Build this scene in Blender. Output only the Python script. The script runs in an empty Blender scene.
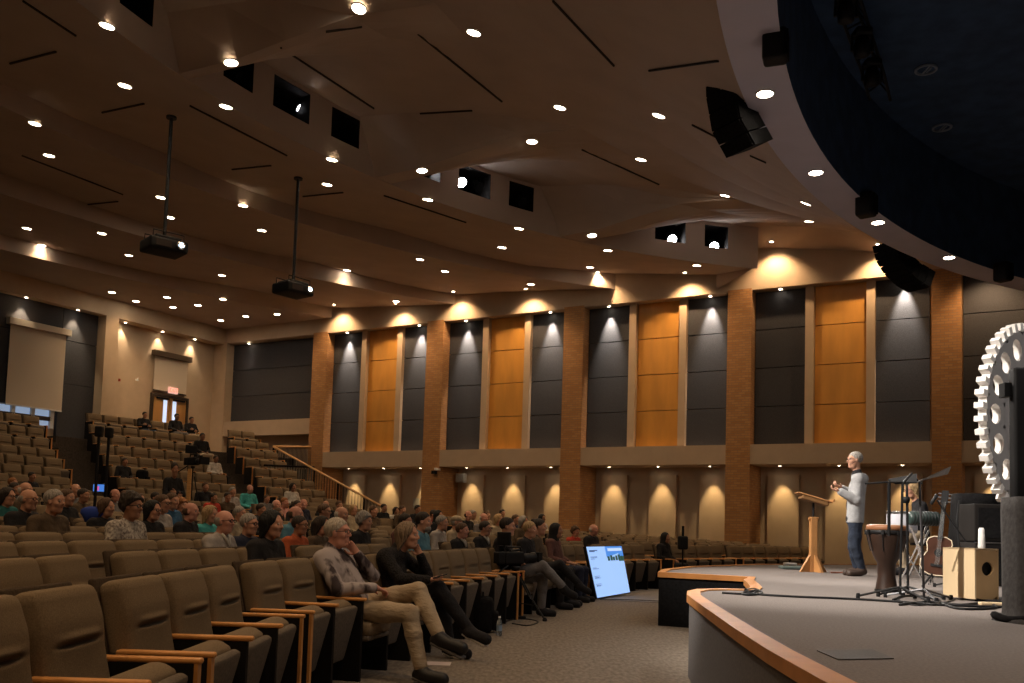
import bpy, bmesh, math, random
import numpy as np
from mathutils import Vector, Matrix
from mathutils.bvhtree import BVHTree
sc = bpy.context.scene
col = sc.collection
rnd = random.Random(7)

# ---------------------------------------------------------------- camera
F, CY, CX, PITCH, ROLL, EYE = 918.8, 463.2, 512.0, 0.06971, 0.03093, 1.25
fw = np.array([0, math.cos(PITCH), math.sin(PITCH)])
_rt = np.array([1.0, 0, 0]); _up = np.cross(_rt, fw)
cr = math.cos(ROLL)*_rt + math.sin(ROLL)*_up
cu = -math.sin(ROLL)*_rt + math.cos(ROLL)*_up
EYEP = np.array([0, 0, EYE])
cam_data = bpy.data.cameras.new('camera'); cam = bpy.data.objects.new('camera', cam_data); col.objects.link(cam)
cam_data.sensor_fit = 'HORIZONTAL'; cam_data.sensor_width = 36; cam_data.lens = 36*F/1024
cam_data.shift_x = 0; cam_data.shift_y = (CY-341.5)/1024
cam_data.clip_end = 300; cam_data.clip_start = 0.05
cam.matrix_world = Matrix(((cr[0], cu[0], -fw[0], 0), (cr[1], cu[1], -fw[1], 0), (cr[2], cu[2], -fw[2], EYE), (0, 0, 0, 1)))
sc.camera = cam
sc.view_settings.view_transform = 'Standard'; sc.view_settings.look = 'None'; sc.view_settings.gamma = 1
sc.view_settings.exposure = 1.6
try: sc.view_settings.use_curve_mapping = False
except Exception: pass
sc.render.film_transparent = False
w = bpy.data.worlds.new('world'); sc.world = w; w.use_nodes = True
w.node_tree.nodes['Background'].inputs[0].default_value = (0.9, 0.62, 0.42, 1)
w.node_tree.nodes['Background'].inputs[1].default_value = 0.0
sc.cycles.max_bounces = 8; sc.cycles.diffuse_bounces = 5; sc.cycles.caustics_reflective = False; sc.cycles.caustics_refractive = False
sc.cycles.sample_clamp_indirect = 3.0

def ray(x, y): return fw + cr*(x-CX)/F - cu*(y-CY)/F
def at_z(x, y, z):                      # the point at height z seen at a place in the photograph
    d = ray(x, y); return EYEP + d*((z-EYE)/d[2])
def at_y(x, y, Y):                      # the same at distance Y
    d = ray(x, y); return EYEP + d*(Y/d[1])
def seen(p):
    d = np.array(p, float)-EYEP; z = d@fw
    if z < 0.3: return (-999, -999)
    return (CX+F*(d@cr)/z, CY-F*(d@cu)/z)

# ---------------------------------------------------------------- lights
WARM = (1.0, 0.66, 0.36); WARM2 = (1.0, 0.78, 0.52); COOL = (0.86, 0.9, 1.0)
def spot(name, loc, aim, power, size=60, blend=0.5, color=WARM, r=0.05):
    l = bpy.data.lights.new(name, 'SPOT'); l.energy = power; l.color = color; l.spot_size = math.radians(size); l.spot_blend = blend; l.shadow_soft_size = r
    o = bpy.data.objects.new(name, l); col.objects.link(o); o.location = loc
    o.rotation_euler = (Vector(aim)-Vector(loc)).to_track_quat('-Z', 'Y').to_euler(); return o

# ---------------------------------------------------------------- materials
MATS = {}
def mat(name, color, rough=0.7, noise=0.0, scale=20.0, bump=0.0, metal=0.0, emit=0.0, stretch=None, color2=None, spec=0.4, alpha=None):
    if name in MATS: return MATS[name]
    m = bpy.data.materials.new(name); m.use_nodes = True; MATS[name] = m
    nt = m.node_tree; b = nt.nodes['Principled BSDF']
    b.inputs['Base Color'].default_value = (*color, 1); b.inputs['Roughness'].default_value = rough; b.inputs['Metallic'].default_value = metal
    b.inputs['Specular IOR Level'].default_value = spec
    if emit: b.inputs['Emission Color'].default_value = (*color, 1); b.inputs['Emission Strength'].default_value = emit
    if noise or bump or color2:
        tc = nt.nodes.new('ShaderNodeTexCoord'); mp = nt.nodes.new('ShaderNodeMapping'); nz = nt.nodes.new('ShaderNodeTexNoise')
        nz.inputs['Scale'].default_value = scale; nz.inputs['Detail'].default_value = 4
        if stretch: mp.inputs['Scale'].default_value = stretch
        nt.links.new(tc.outputs['Object'], mp.inputs[0]); nt.links.new(mp.outputs[0], nz.inputs['Vector'])
        rp = nt.nodes.new('ShaderNodeValToRGB')
        c2 = color2 or tuple(min(1, c*(1+noise)) for c in color); c1 = tuple(c*(1-noise) for c in color) if not color2 else color
        rp.color_ramp.elements[0].color = (*c1, 1); rp.color_ramp.elements[1].color = (*c2, 1)
        rp.color_ramp.elements[0].position = 0.32; rp.color_ramp.elements[1].position = 0.68
        nt.links.new(nz.outputs['Fac'], rp.inputs[0]); nt.links.new(rp.outputs[0], b.inputs['Base Color'])
        if bump:
            bp = nt.nodes.new('ShaderNodeBump'); bp.inputs['Strength'].default_value = bump; bp.inputs['Distance'].default_value = 0.03 if name.split('_')[0] in ('cloth', 'khaki', 'jeans', 'light', 'ikat') else 0.01
            nt.links.new(nz.outputs['Fac'], bp.inputs['Height']); nt.links.new(bp.outputs[0], b.inputs['Normal'])
    return m
def brick_mat(name, c1, c2, mortar, k=1.0):
    m = bpy.data.materials.new(name); m.use_nodes = True; nt = m.node_tree; b = nt.nodes['Principled BSDF']
    uv = nt.nodes.new('ShaderNodeUVMap'); br = nt.nodes.new('ShaderNodeTexBrick')
    br.inputs['Scale'].default_value = 1.0; br.inputs['Brick Width'].default_value = 0.21*k; br.inputs['Row Height'].default_value = 0.075*k
    br.inputs['Mortar Size'].default_value = 0.008; br.inputs['Color1'].default_value = (*c1, 1); br.inputs['Color2'].default_value = (*c2, 1); br.inputs['Mortar'].default_value = (*mortar, 1)
    bp = nt.nodes.new('ShaderNodeBump'); bp.inputs['Strength'].default_value = 0.5; bp.inputs['Distance'].default_value = 0.01; bp.invert = True
    nt.links.new(uv.outputs[0], br.inputs['Vector']); nt.links.new(br.outputs['Color'], b.inputs['Base Color'])
    nt.links.new(br.outputs['Fac'], bp.inputs['Height']); nt.links.new(bp.outputs[0], b.inputs['Normal']); b.inputs['Roughness'].default_value = 0.9
    MATS[name] = m; return m
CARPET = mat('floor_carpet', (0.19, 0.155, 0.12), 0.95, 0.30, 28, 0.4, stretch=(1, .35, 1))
STAGEC = mat('stage_carpet', (0.165, 0.142, 0.132), 0.95, 0.18, 60, 0.4)
STAGEF = mat('stage_side_carpet', (0.13, 0.12, 0.12), 0.95, 0.15, 60, 0.2)
OAK = mat('oak', (0.62, 0.33, 0.12), 0.38, 0.2, 6, 0, stretch=(1, 1, 12))
OAKTRIM = mat('oak_trim', (0.50, 0.215, 0.065), 0.45, 0.12, 5, spec=.25)
OAKARM = mat('oak_arm', (0.66, 0.30, 0.09), 0.42, 0.15, 8)
BEIGE = mat('beige_paint', (0.50, 0.38, 0.27), 0.85, 0.04, 3)
BEIGE2 = mat('beige_paint_light', (0.54, 0.40, 0.27), 0.85, 0.04, 3)
CEIL = mat('ceiling_paint', (0.47, 0.375, 0.31), 0.92, 0.05, 1.2)
RINGM = mat('ring_paint', (0.62, 0.60, 0.72), 0.8, 0.03, 2)  # lavender base holds the blue stage light bounced onto the ring
FABP = mat('charcoal_fabric_panel', (0.050, 0.049, 0.054), 0.9, 0.25, 40, 0.2)
FABP2 = mat('brown_fabric_panel', (0.06, 0.042, 0.032), 0.9, 0.25, 40, 0.2)
WOODP = mat('veneer_panel', (0.66, 0.31, 0.06), 0.4, 0.12, 2.5, 0, stretch=(1, 1, 0.25))
BRICK = brick_mat('brick', (0.40, 0.18, 0.06), (0.50, 0.25, 0.09), (0.30, 0.18, 0.10))
SEATF = mat('taupe_upholstery', (0.205, 0.150, 0.094), 0.95, 0.22, 170, 0.15, spec=.15)
SEATU = mat('grey_seat_underside', (0.150, 0.122, 0.096), 0.95, 0.2, 60, 0.3, spec=.1)
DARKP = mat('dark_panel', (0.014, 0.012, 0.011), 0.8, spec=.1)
BLACK = mat('black', (0.008, 0.008, 0.009), 0.6, spec=.25)
BLACKM = mat('black_metal', (0.010, 0.010, 0.011), 0.5, spec=.3)
BLACKC = mat('black_cloth', (0.010, 0.0095, 0.010), 0.95, 0.3, 30, 0.4, spec=.1)
GREYC = mat('charcoal_drape', (0.045, 0.041, 0.040), 0.95, 0.25, 30, 0.4)
CHROME = mat('chrome', (0.7, 0.7, 0.7), 0.25, metal=1.0)
WHITE = mat('white', (0.8, 0.78, 0.75), 0.6)
LAMP = mat('lamp_glow', (1.0, 0.86, 0.66), emit=14)
LAMPW = mat('spot_glow', (0.95, 0.96, 1.0), emit=30)
NAVY = mat('navy_ceiling', (0.045, 0.085, 0.17), 0.95, 0.2, 3)
SCREEN = mat('projection_screen', (0.68, 0.57, 0.44), 0.9)

# ---------------------------------------------------------------- mesh helpers
class MB:
    def __init__(s): s.v = []; s.f = []; s.uv = None
    def add(s, vs, fs):
        o = len(s.v); s.v += [tuple(map(float, v)) for v in vs]; s.f += [tuple(i+o for i in f) for f in fs]; return s
    def hexa(s, p):                       # 8 corners: bottom ring, top ring
        return s.add(p, [(3, 2, 1, 0), (4, 5, 6, 7), (0, 1, 5, 4), (1, 2, 6, 5), (2, 3, 7, 6), (3, 0, 4, 7)])
    def box(s, x0, x1, y0, y1, z0, z1):
        return s.hexa([(x0, y0, z0), (x1, y0, z0), (x1, y1, z0), (x0, y1, z0), (x0, y0, z1), (x1, y0, z1), (x1, y1, z1), (x0, y1, z1)])
    def cbox(s, c, sz, R=None):
        h = np.array(sz)/2; vs = []
        for dz in (-1, 1):
            for dx, dy in ((-1, -1), (1, -1), (1, 1), (-1, 1)):
                q = np.array([dx, dy, dz])*h
                if R is not None: q = R@q
                vs.append(q+np.array(c))
        return s.hexa(vs)
    def tube(s, pts, r, n=8, cap=True):
        pts = [np.array(p, float) for p in pts]; rs = r if isinstance(r, (list, tuple, np.ndarray)) else [r]*len(pts)
        vs = []; ref = None
        for i, p in enumerate(pts):
            d = pts[min(i+1, len(pts)-1)]-pts[max(i-1, 0)]; d /= (np.linalg.norm(d)+1e-9)
            if ref is None: ref = np.array([0, 0, 1.0]) if abs(d[2]) < 0.9 else np.array([1.0, 0, 0])
            a = np.cross(d, ref); a /= (np.linalg.norm(a)+1e-9); b = np.cross(a, d); ref = b
            for k in range(n):
                t = 2*math.pi*k/n; vs.append(p+rs[i]*(math.cos(t)*a+math.sin(t)*b))
        m = len(pts); fs = [(i*n+k, i*n+(k+1) % n, (i+1)*n+(k+1) % n, (i+1)*n+k) for i in range(m-1) for k in range(n)]
        if cap: fs += [tuple(range(n))[::-1], tuple((m-1)*n+k for k in range(n))]
        return s.add(vs, fs)
    def lathe(s, prof, c=(0, 0, 0), n=20, R=None):   # prof: (r,z)
        vs = []
        for r, z in prof:
            for k in range(n):
                t = 2*math.pi*k/n; q = np.array([r*math.cos(t), r*math.sin(t), z])
                if R is not None: q = R@q
                vs.append(q+np.array(c))
        m = len(prof); fs = [(i*n+k, i*n+(k+1) % n, (i+1)*n+(k+1) % n, (i+1)*n+k) for i in range(m-1) for k in range(n)]
        fs += [tuple(range(n))[::-1], tuple((m-1)*n+k for k in range(n))]
        return s.add(vs, fs)
    def prism(s, poly, z0, z1):
        n = len(poly); vs = [(x, y, z0) for x, y in poly]+[(x, y, z1) for x, y in poly]
        fs = [tuple(range(n))[::-1], tuple(range(n, 2*n))]+[(i, (i+1) % n, n+(i+1) % n, n+i) for i in range(n)]
        return s.add(vs, fs)
    def rbox(s, size, r, c=(0, 0, 0), R=None, n=(4, 4, 4), fn=None):   # rounded box
        hx, hy, hz = [d/2 for d in size]; idx = {}; vs = []; fs = []
        def ax(h, k):
            e = [-h, -h+r*0.3, -h+r]; return e+[(-h+r)+(2*h-2*r)*i/k for i in range(1, k)]+[h-r, h-r*0.3, h]
        A = [ax(hx, n[0]), ax(hy, n[1]), ax(hz, n[2])]
        def vid(i, j, k):
            if (i, j, k) in idx: return idx[(i, j, k)]
            p = np.array([A[0][i], A[1][j], A[2][k]]); q = np.clip(p, [-hx+r, -hy+r, -hz+r], [hx-r, hy-r, hz-r]); d = p-q; L = np.linalg.norm(d)
            if L > 1e-9: p = q+d/L*r
            if fn: p = np.array(fn(p))
            if R is not None: p = R@p
            idx[(i, j, k)] = len(vs); vs.append(p+np.array(c)); return idx[(i, j, k)]
        nx, ny, nz = len(A[0])-1, len(A[1])-1, len(A[2])-1
        for i in range(nx):
            for j in range(ny):
                fs.append((vid(i, j, 0), vid(i, j+1, 0), vid(i+1, j+1, 0), vid(i+1, j, 0))); fs.append((vid(i, j, nz), vid(i+1, j, nz), vid(i+1, j+1, nz), vid(i, j+1, nz)))
        for i in range(nx):
            for k in range(nz):
                fs.append((vid(i, 0, k), vid(i+1, 0, k), vid(i+1, 0, k+1), vid(i, 0, k+1))); fs.append((vid(i, ny, k), vid(i, ny, k+1), vid(i+1, ny, k+1), vid(i+1, ny, k)))
        for j in range(ny):
            for k in range(nz):
                fs.append((vid(0, j, k), vid(0, j, k+1), vid(0, j+1, k+1), vid(0, j+1, k))); fs.append((vid(nx, j, k), vid(nx, j+1, k), vid(nx, j+1, k+1), vid(nx, j, k+1)))
        return s.add(vs, fs)
    def mesh(s, name, m=None, smooth=False, uv=None):
        me = bpy.data.meshes.new(name); me.from_pydata(s.v, [], s.f); me.update()
        if m: me.materials.append(m)
        if smooth: me.polygons.foreach_set('use_smooth', [True]*len(me.polygons))
        if uv:
            l = me.uv_layers.new(name='UVMap')
            for p in me.polygons:
                for li in p.loop_indices:
                    l.data[li].uv = uv(me.vertices[me.loops[li].vertex_index].co, p.normal)
        return me
    def build(s, name, m=None, parent=None, smooth=False, uv=None, **kw):
        return link(name, s.mesh(name, m, smooth, uv), parent, **kw)
def link(name, me, parent=None, loc=None, kind=None):
    o = bpy.data.objects.new(name, me); col.objects.link(o)
    if parent is not None: o.parent = parent
    if loc is not None: o.location = loc
    if kind: o['kind'] = kind
    return o
def smooth_angle(me, ang=40):
    me.polygons.foreach_set('use_smooth', [True]*len(me.polygons))
    bm = bmesh.new(); bm.from_mesh(me)
    for e in bm.edges:
        if len(e.link_faces) == 2 and e.calc_face_angle(0) > math.radians(ang): e.smooth = False
    bm.to_mesh(me); bm.free(); return me
def thing(name, label, cat, loc=(0, 0, 0), rz=0, group=None):
    o = bpy.data.objects.new(name, None); col.objects.link(o); o.location = loc; o.rotation_euler = (0, 0, rz)
    o.empty_display_size = 0.1; o['label'] = label; o['category'] = cat
    if group: o['group'] = group
    return o
def tag(o, label, cat, group=None):
    o['label'] = label; o['category'] = cat
    if group: o['group'] = group
    return o
def copy_tree(o, parent=None):
    c = o.copy(); col.objects.link(c)
    if parent is not None: c.parent = parent
    for ch in o.children: copy_tree(ch, c)
    return c
def rot(ax, a):
    return np.array(Matrix.Rotation(a, 3, ax))
ORD = ['zeroth', 'first', 'second', 'third', 'fourth', 'fifth', 'sixth', 'seventh', 'eighth', 'ninth', 'tenth', 'eleventh', 'twelfth', 'thirteenth', 'fourteenth', 'fifteenth', 'sixteenth', 'seventeenth', 'eighteenth', 'nineteenth', 'twentieth', 'twenty-first', 'twenty-second', 'twenty-third', 'twenty-fourth', 'twenty-fifth', 'twenty-sixth', 'twenty-seventh', 'twenty-eighth', 'twenty-ninth', 'thirtieth']

# ---------------------------------------------------------------- seating geometry: curved rows
HS = np.array([0, 8.9, 10.4, 19, 24.5, 30, 38, 48, 60.]); HH = np.radians([0, 0, 12.5, 16, 38, 46, 62, 78, 90])
_ds = .05; _S = np.arange(-8, 75, _ds); _h = np.interp(_S, HS, HH)
_X = np.cumsum(np.sin(_h)*_ds); _Y = np.cumsum(np.cos(_h)*_ds); _i0 = int(8/_ds)
_X += -1.8-_X[_i0]; _Y += -3-_Y[_i0]
ROWP = 0.95
ZK = [(0, 0), (5, .19), (9, .36), (12, .60), (14, .90), (15, 1.08), (16, 1.38), (17, 1.74), (18, 2.12), (19, 2.5), (20, 2.9), (21, 3.33), (22, 3.8), (26, 3.8)]
def floor_z(k): return float(np.interp(k, [a for a, b in ZK], [b for a, b in ZK]))
def floor_zb(k, left): return floor_z(k)-(.34*min(1, max(0, k-14)/6) if left else 0)
def row_pt(s, k):
    hh = float(np.interp(s, HS, HH)); x = float(np.interp(s, _S, _X)); y = float(np.interp(s, _S, _Y)); d = k*ROWP-.12
    return np.array([x-math.cos(hh)*d, y+math.sin(hh)*d]), hh
def stretchf(s, k):                        # arc length per unit s on row k
    e = .05; a, _ = row_pt(s-e, k); b, _ = row_pt(s+e, k); return np.linalg.norm(b-a)/(2*e)

# ---------------------------------------------------------------- wall geometry
A1 = math.radians(60.2); WN = np.array([math.cos(A1), math.sin(A1)]); WD = np.array([-math.sin(A1), math.cos(A1)]); D = 27.85
def sw(t, o, z): p = WN*(D+o)+WD*t; return (p[0], p[1], z)
CORNER = WN*D+WD*30.4
def bw(s, o, z): p = CORNER-WN*s+WD*o; return (p[0], p[1], z)
def wbox(mb, fn, a0, a1, o0, o1, z0, z1):
    return mb.hexa([fn(a0, o0, z0), fn(a1, o0, z0), fn(a1, o1, z0), fn(a0, o1, z0), fn(a0, o0, z1), fn(a1, o0, z1), fn(a1, o1, z1), fn(a0, o1, z1)])
def cyl_hit(x, y, O, r):
    d = ray(x, y); a = d[0]**2+d[1]**2; b = -2*(d[0]*O[0]+d[1]*O[1]); c = O[0]**2+O[1]**2-r*r
    return EYEP+d*((-b+math.sqrt(b*b-4*a*c))/(2*a))
def sw_hit(x, y, o=0.0):
    d = ray(x, y); n3 = np.array([WN[0], WN[1], 0]); return EYEP+d*((D+o)/(d@n3))
def sw_t(x, y, o=0.0): p = sw_hit(x, y, o); return float(p[0]*WD[0]+p[1]*WD[1]), float(p[2])
def bw_hit(x, y, o=0.0):
    d = ray(x, y); n3 = np.array([WD[0], WD[1], 0]); q = CORNER@WD+o
    return EYEP+d*(q/(d@n3))
def bw_s(x, y, o=0.0): p = bw_hit(x, y, o); return float((CORNER-p[:2])@WN), float(p[2])

# ================================================================ SETTING
# floor: gentle rake near the stage, steep stepped tiers at the back
mb = MB(); mb.box(-60, 60, -30, 70, -0.3, 0.0)
floor = mb.build('floor', CARPET, kind='structure')
ss = np.arange(-7.5, 62, 0.5)
for k in range(0, 13):                    # gently raked rows
    z = floor_z(k)
    if z < 0.005: continue
    mb = MB(); k1 = k-0.45; k2 = k+0.55 if k < 12 else k+1.0
    for s0, s1 in zip(ss[:-1], ss[1:]):
        p = [row_pt(s0, k1)[0], row_pt(s1, k1)[0], row_pt(s1, k2)[0], row_pt(s0, k2)[0]]
        if min(q@WN for q in p) > D+2: continue
        mb.hexa([(*q, 0.001*k) for q in p]+[(*q, z) for q in p])
    mb.build('floor_tier', CARPET, floor)
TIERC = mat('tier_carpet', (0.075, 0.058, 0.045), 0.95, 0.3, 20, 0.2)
def aisle_A(k): return 21.65+.2*(k-15), 22.15+.2*(k-15)
def aisle_B(k): return 24.5+.2*(k-15), 25.2+.2*(k-15)
def rail_s(k): return 27.0+.09*(k-13)
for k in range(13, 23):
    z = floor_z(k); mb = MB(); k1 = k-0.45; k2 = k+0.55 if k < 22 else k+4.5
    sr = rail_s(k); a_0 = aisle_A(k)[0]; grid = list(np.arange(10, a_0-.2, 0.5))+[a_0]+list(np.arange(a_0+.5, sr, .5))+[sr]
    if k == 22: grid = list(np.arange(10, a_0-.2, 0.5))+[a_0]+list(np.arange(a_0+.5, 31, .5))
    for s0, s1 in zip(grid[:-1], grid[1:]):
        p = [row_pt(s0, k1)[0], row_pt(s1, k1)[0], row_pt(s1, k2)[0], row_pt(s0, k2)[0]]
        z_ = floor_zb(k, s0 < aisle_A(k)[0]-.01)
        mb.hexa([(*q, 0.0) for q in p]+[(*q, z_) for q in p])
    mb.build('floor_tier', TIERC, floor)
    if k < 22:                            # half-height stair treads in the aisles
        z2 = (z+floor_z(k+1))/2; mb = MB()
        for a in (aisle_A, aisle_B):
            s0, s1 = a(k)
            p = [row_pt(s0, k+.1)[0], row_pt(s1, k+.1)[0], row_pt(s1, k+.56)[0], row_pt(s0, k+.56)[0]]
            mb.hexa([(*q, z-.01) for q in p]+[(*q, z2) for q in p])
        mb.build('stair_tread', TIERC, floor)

# ---- side wall with brick piers
PIERS = [25.0, 19.4, 13.68, 7.97, 2.15, -3.6, -9.3, -15.0]
wall = MB(); wbox(wall, sw, -40, 32, 1.3, 1.6, 0, 3.45); wbox(wall, sw, -40, 32, .5, 1.6, 3.4, 8.85); wbox(wall, sw, -40, 32, 0, 1.6, 8.8, 11.2)
side = wall.build('wall_side', BEIGE, kind='structure')
mb = MB()
for a, b in zip(PIERS[:-1], PIERS[1:]): wbox(mb, sw, b+.375, a-.375, 0, .52, 3.4, 4.0)
wbox(mb, sw, 25.3, 30.6, 0, .55, 4.75, 5.38)
mb.build('soffit_band', BEIGE, side)
def uvw(co, n): return (co.x*WD[0]+co.y*WD[1]+(co.x*WN[0]+co.y*WN[1]), co.z)
for P in PIERS:
    mb = MB(); wbox(mb, sw, P-.375, P+.375, -.02, 1.35, 0, 8.85); mb.build('brick_pier', BRICK, side, uv=uvw)
def uvw2(co, n): return (co.x*WN[0]+co.y*WN[1], co.z)
for P in PIERS[:-1]:
    end = P-5.36
    for (a, b, m_, nm) in ((P-.40, P-1.93, FABP, 'fabric_panel'), (P-2.2, P-3.67, WOODP, 'wood_panel'), (P-3.92, end, FABP, 'fabric_panel')):
        if P < 3 : m_ = FABP if nm == 'fabric_panel' and a > P-2 else FABP2
        for i in range(4):
            z0 = 4.0+i*1.2; mb = MB(); wbox(mb, sw, b, a, .38, .5, z0+.012, z0+1.188); mb.build(nm, m_, side)
    for a in (P-1.94, P-3.68):
        mb = MB(); wbox(mb, sw, a-.24, a, .22, .5, 4.0, 8.8); mb.build('vertical_strip', BEIGE2, side)
    for q in (1.1, 2.85, 4.6):
        mb = MB(); wbox(mb, sw, P-q-.48, P-q+.48, 1.2, 1.3, 0.0, 3.15); mb.build('wall_panel', BEIGE2, side)
for i in range(3):                        # end bay by the corner
    z0 = 5.38+i*1.13; mb = MB(); wbox(mb, sw, 25.42, 30.25, .38, .5, z0+.01, z0+1.12); mb.build('fabric_panel', FABP, side)
mb = MB(); wbox(mb, sw, 30.25, 31.0, -.05, 1.3, 0, 8.85); mb.build('corner_column', BEIGE2, side)

# ---- back wall
mb = MB(); wbox(mb, bw, -1, 60, .6, .9, 0, 11.2); wbox(mb, bw, -1, 60, 0, .9, 8.75, 11.2)
back = mb.build('wall_back', BEIGE2, kind='structure')
mb = MB(); wbox(mb, bw, 5.3, 5.85, .0, .62, 0, 8.8); mb.build('pilaster', BEIGE2, back)
for a, b in ((5.86, 7.3), (7.31, 10.3), (10.31, 13.0), (13.01, 17)):
    for z0, z1 in ((3.9, 6.0), (6.01, 7.58), (7.60, 8.75)):
        if a == 7.31 and z0 < 7: z0 = 5.0 if z0 < 5 else z0
        mb = MB(); wbox(mb, bw, a+.01, b-.01, .45, .6, z0, z1); mb.build('fabric_panel', FABP, back)
# other walls (behind and to the right of the viewpoint)
mb = MB(); mb.box(-40, 45, -16.4, -16, 0, 11.2); mb.build('wall_rear', BEIGE, kind='structure')
mb = MB(); mb.box(36, 36.4, -16, 60, 0, 11.2); mb.build('wall_stage', BEIGE, kind='structure')

# ---- ceiling: concentric tiers stepping up to a ring over the stage
OC = np.array([10.5, 8.6]); RF = 17.9
def bay(th):                              # 0..1 sawtooth of the folded bays
    for a, b, c in ((-83, -79, -67.3), (-66.6, -61.5, -50.2), (-48.8, -42, -31.8), (-29.5, -20, -12.0)):
        if a <= th <= c: return min(1, (th-a)/(b-a), (c-th)/1.6 if c < -13 else 1)
    if -12 < th < 40: return 1.0
    if th < -83:
        u = ((-83-th) % 17); v = 17-u
        return 0 if v < 1 else min(1, (v-1)/4.5)
    return 0.0
def bay2(th): return .45+.55*sum(bay(th+q) for q in (-5, -2.5, 0, 2.5, 5))/5
def pol(th, r): a = math.radians(th); return OC+r*np.array([math.sin(a), math.cos(a)])
RC = np.array([21.67, 4.2]); RO, RI = 20.4, 19.72
ths = sorted(set(list(np.arange(-172, 41, 1.5))+[a+e for a in (-83, -66.6, -48.8, -29.5) for e in (-.01, .01)]+[a+e for a in (-67.3, -50.2, -31.8) for e in (-.01, .01)]+[-12.0, -11.99]))
tiers = [(17.9, 8.95, 22.8, 9.3), (22.8, 9.3, 27.9, 9.4), (27.9, 9.4, 33.0, 9.4), (33.0, 9.4, 62.0, 9.45)]
cb = MB()
def strip(rows, lim=None):
    if lim is not None: rows = [[p for p, t in zip(r, ths) if t <= lim] for r in rows]
    m_ = len(rows[0]); vs = [p for row in rows for p in row]
    cb.add(vs, [(i*m_+j, i*m_+j+1, (i+1)*m_+j+1, (i+1)*m_+j) for i in range(len(rows)-1) for j in range(m_-1)])
for i, (r0, z0, r1, zn) in enumerate(tiers):
    up = 0.55 if i < 3 else 0.0
    rows = []
    for u in (0, .25, .5, .75, 1): rows.append([(*pol(th, r0+(r1-r0)*u), z0+(zn+up*bay2(th)-z0)*u) for th in ths])
    if i < 3: rows.append([(*pol(th, r1), zn) for th in ths])
    strip(rows, -12.0)
def ring_pt(th):                          # point on the outer edge of the ring facing azimuth th
    a = math.radians(np.interp(th, [-172, -90, -12, 40], [-170, -84, -20, 15])); return RC+RO*np.array([math.sin(a), math.cos(a)])
rows = []
FZ = lambda th: 8.95+1.2*bay(th)
for u in (0, .12, .22, .35, .5, .65, .78, .88, .95, 1):
    w_ = max(0, 1-u/.5); w_ = w_*w_*(3-2*w_)
    rows.append([(*(pol(th, RF if th <= -12.0 else 27)*(1-u)+ring_pt(th)*u), (FZ(th)*w_+(8.95+1.2*.72)*(1-w_))*(1-u**3)+7.55*u**3) for th in ths])
strip(rows)
ceil = cb.build('ceiling', CEIL, kind='structure')
cbvh = BVHTree.FromPolygons(cb.v, cb.f)
def on_ceiling(x, y):
    d = Vector(ray(x, y)).normalized(); h = cbvh.ray_cast(Vector(EYEP), d); return h[0], h[1]
# catwalk fascia with its openings
def open_spans(): return [(-71.9, -69.5), (-63.9, -61.45), (-59.7, -56.5), (-54.5, -51.9), (-46.5, -44.0), (-42.2, -39.0), (-37.1, -34.6), (-22.0, -18.85), (-16.9, -14.5)]
fb = MB(); ob = MB()
tt = sorted(set(ths+[a for s_ in open_spans() for a in s_]))
for a, b in zip(tt[:-1], tt[1:]):
    if b-a < .015 or a > -11.9: continue
    mid = (a+b)/2; ins = any(x <= mid <= y for x, y in open_spans())
    za, zb = 8.95+1.2*bay(a+.001), 8.95+1.2*bay(b-.001); pa, pb = pol(a, RF-.02), pol(b, RF-.02)
    def q(z0, z1a, z1b): fb.add([(*pa, z0), (*pb, z0), (*pb, z1b), (*pa, z1a)], [(0, 1, 2, 3)])
    if not ins: q(8.93, za, zb)
    else:
        q(8.93, 9.42, 9.42)
        if za > 10.06 or zb > 10.06: q(10.06, max(10.06, za), max(10.06, zb))
fo = fb.build('ceiling_fascia', CEIL, ceil)
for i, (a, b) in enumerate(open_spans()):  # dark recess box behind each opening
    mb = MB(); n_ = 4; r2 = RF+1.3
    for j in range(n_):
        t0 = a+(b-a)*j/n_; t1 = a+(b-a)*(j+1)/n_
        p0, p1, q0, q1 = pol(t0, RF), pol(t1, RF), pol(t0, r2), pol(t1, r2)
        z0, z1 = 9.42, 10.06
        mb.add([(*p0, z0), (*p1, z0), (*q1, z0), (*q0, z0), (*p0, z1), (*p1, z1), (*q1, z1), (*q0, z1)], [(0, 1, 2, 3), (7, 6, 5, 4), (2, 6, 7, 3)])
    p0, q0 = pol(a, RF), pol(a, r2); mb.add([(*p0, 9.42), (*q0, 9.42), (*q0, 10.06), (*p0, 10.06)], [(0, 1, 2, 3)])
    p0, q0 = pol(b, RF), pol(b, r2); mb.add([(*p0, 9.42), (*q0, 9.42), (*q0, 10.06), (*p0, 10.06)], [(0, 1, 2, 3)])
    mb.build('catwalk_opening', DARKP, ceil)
pa, pb = pol(-12.0, RF-.02), pol(-12.0, 26); mb = MB(); mb.add([(*pa, 8.93), (*pb, 8.93), (*pb, 10.3), (*pa, 10.3)], [(0, 1, 2, 3)]); mb.build('fascia_return', CEIL, ceil)
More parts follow.
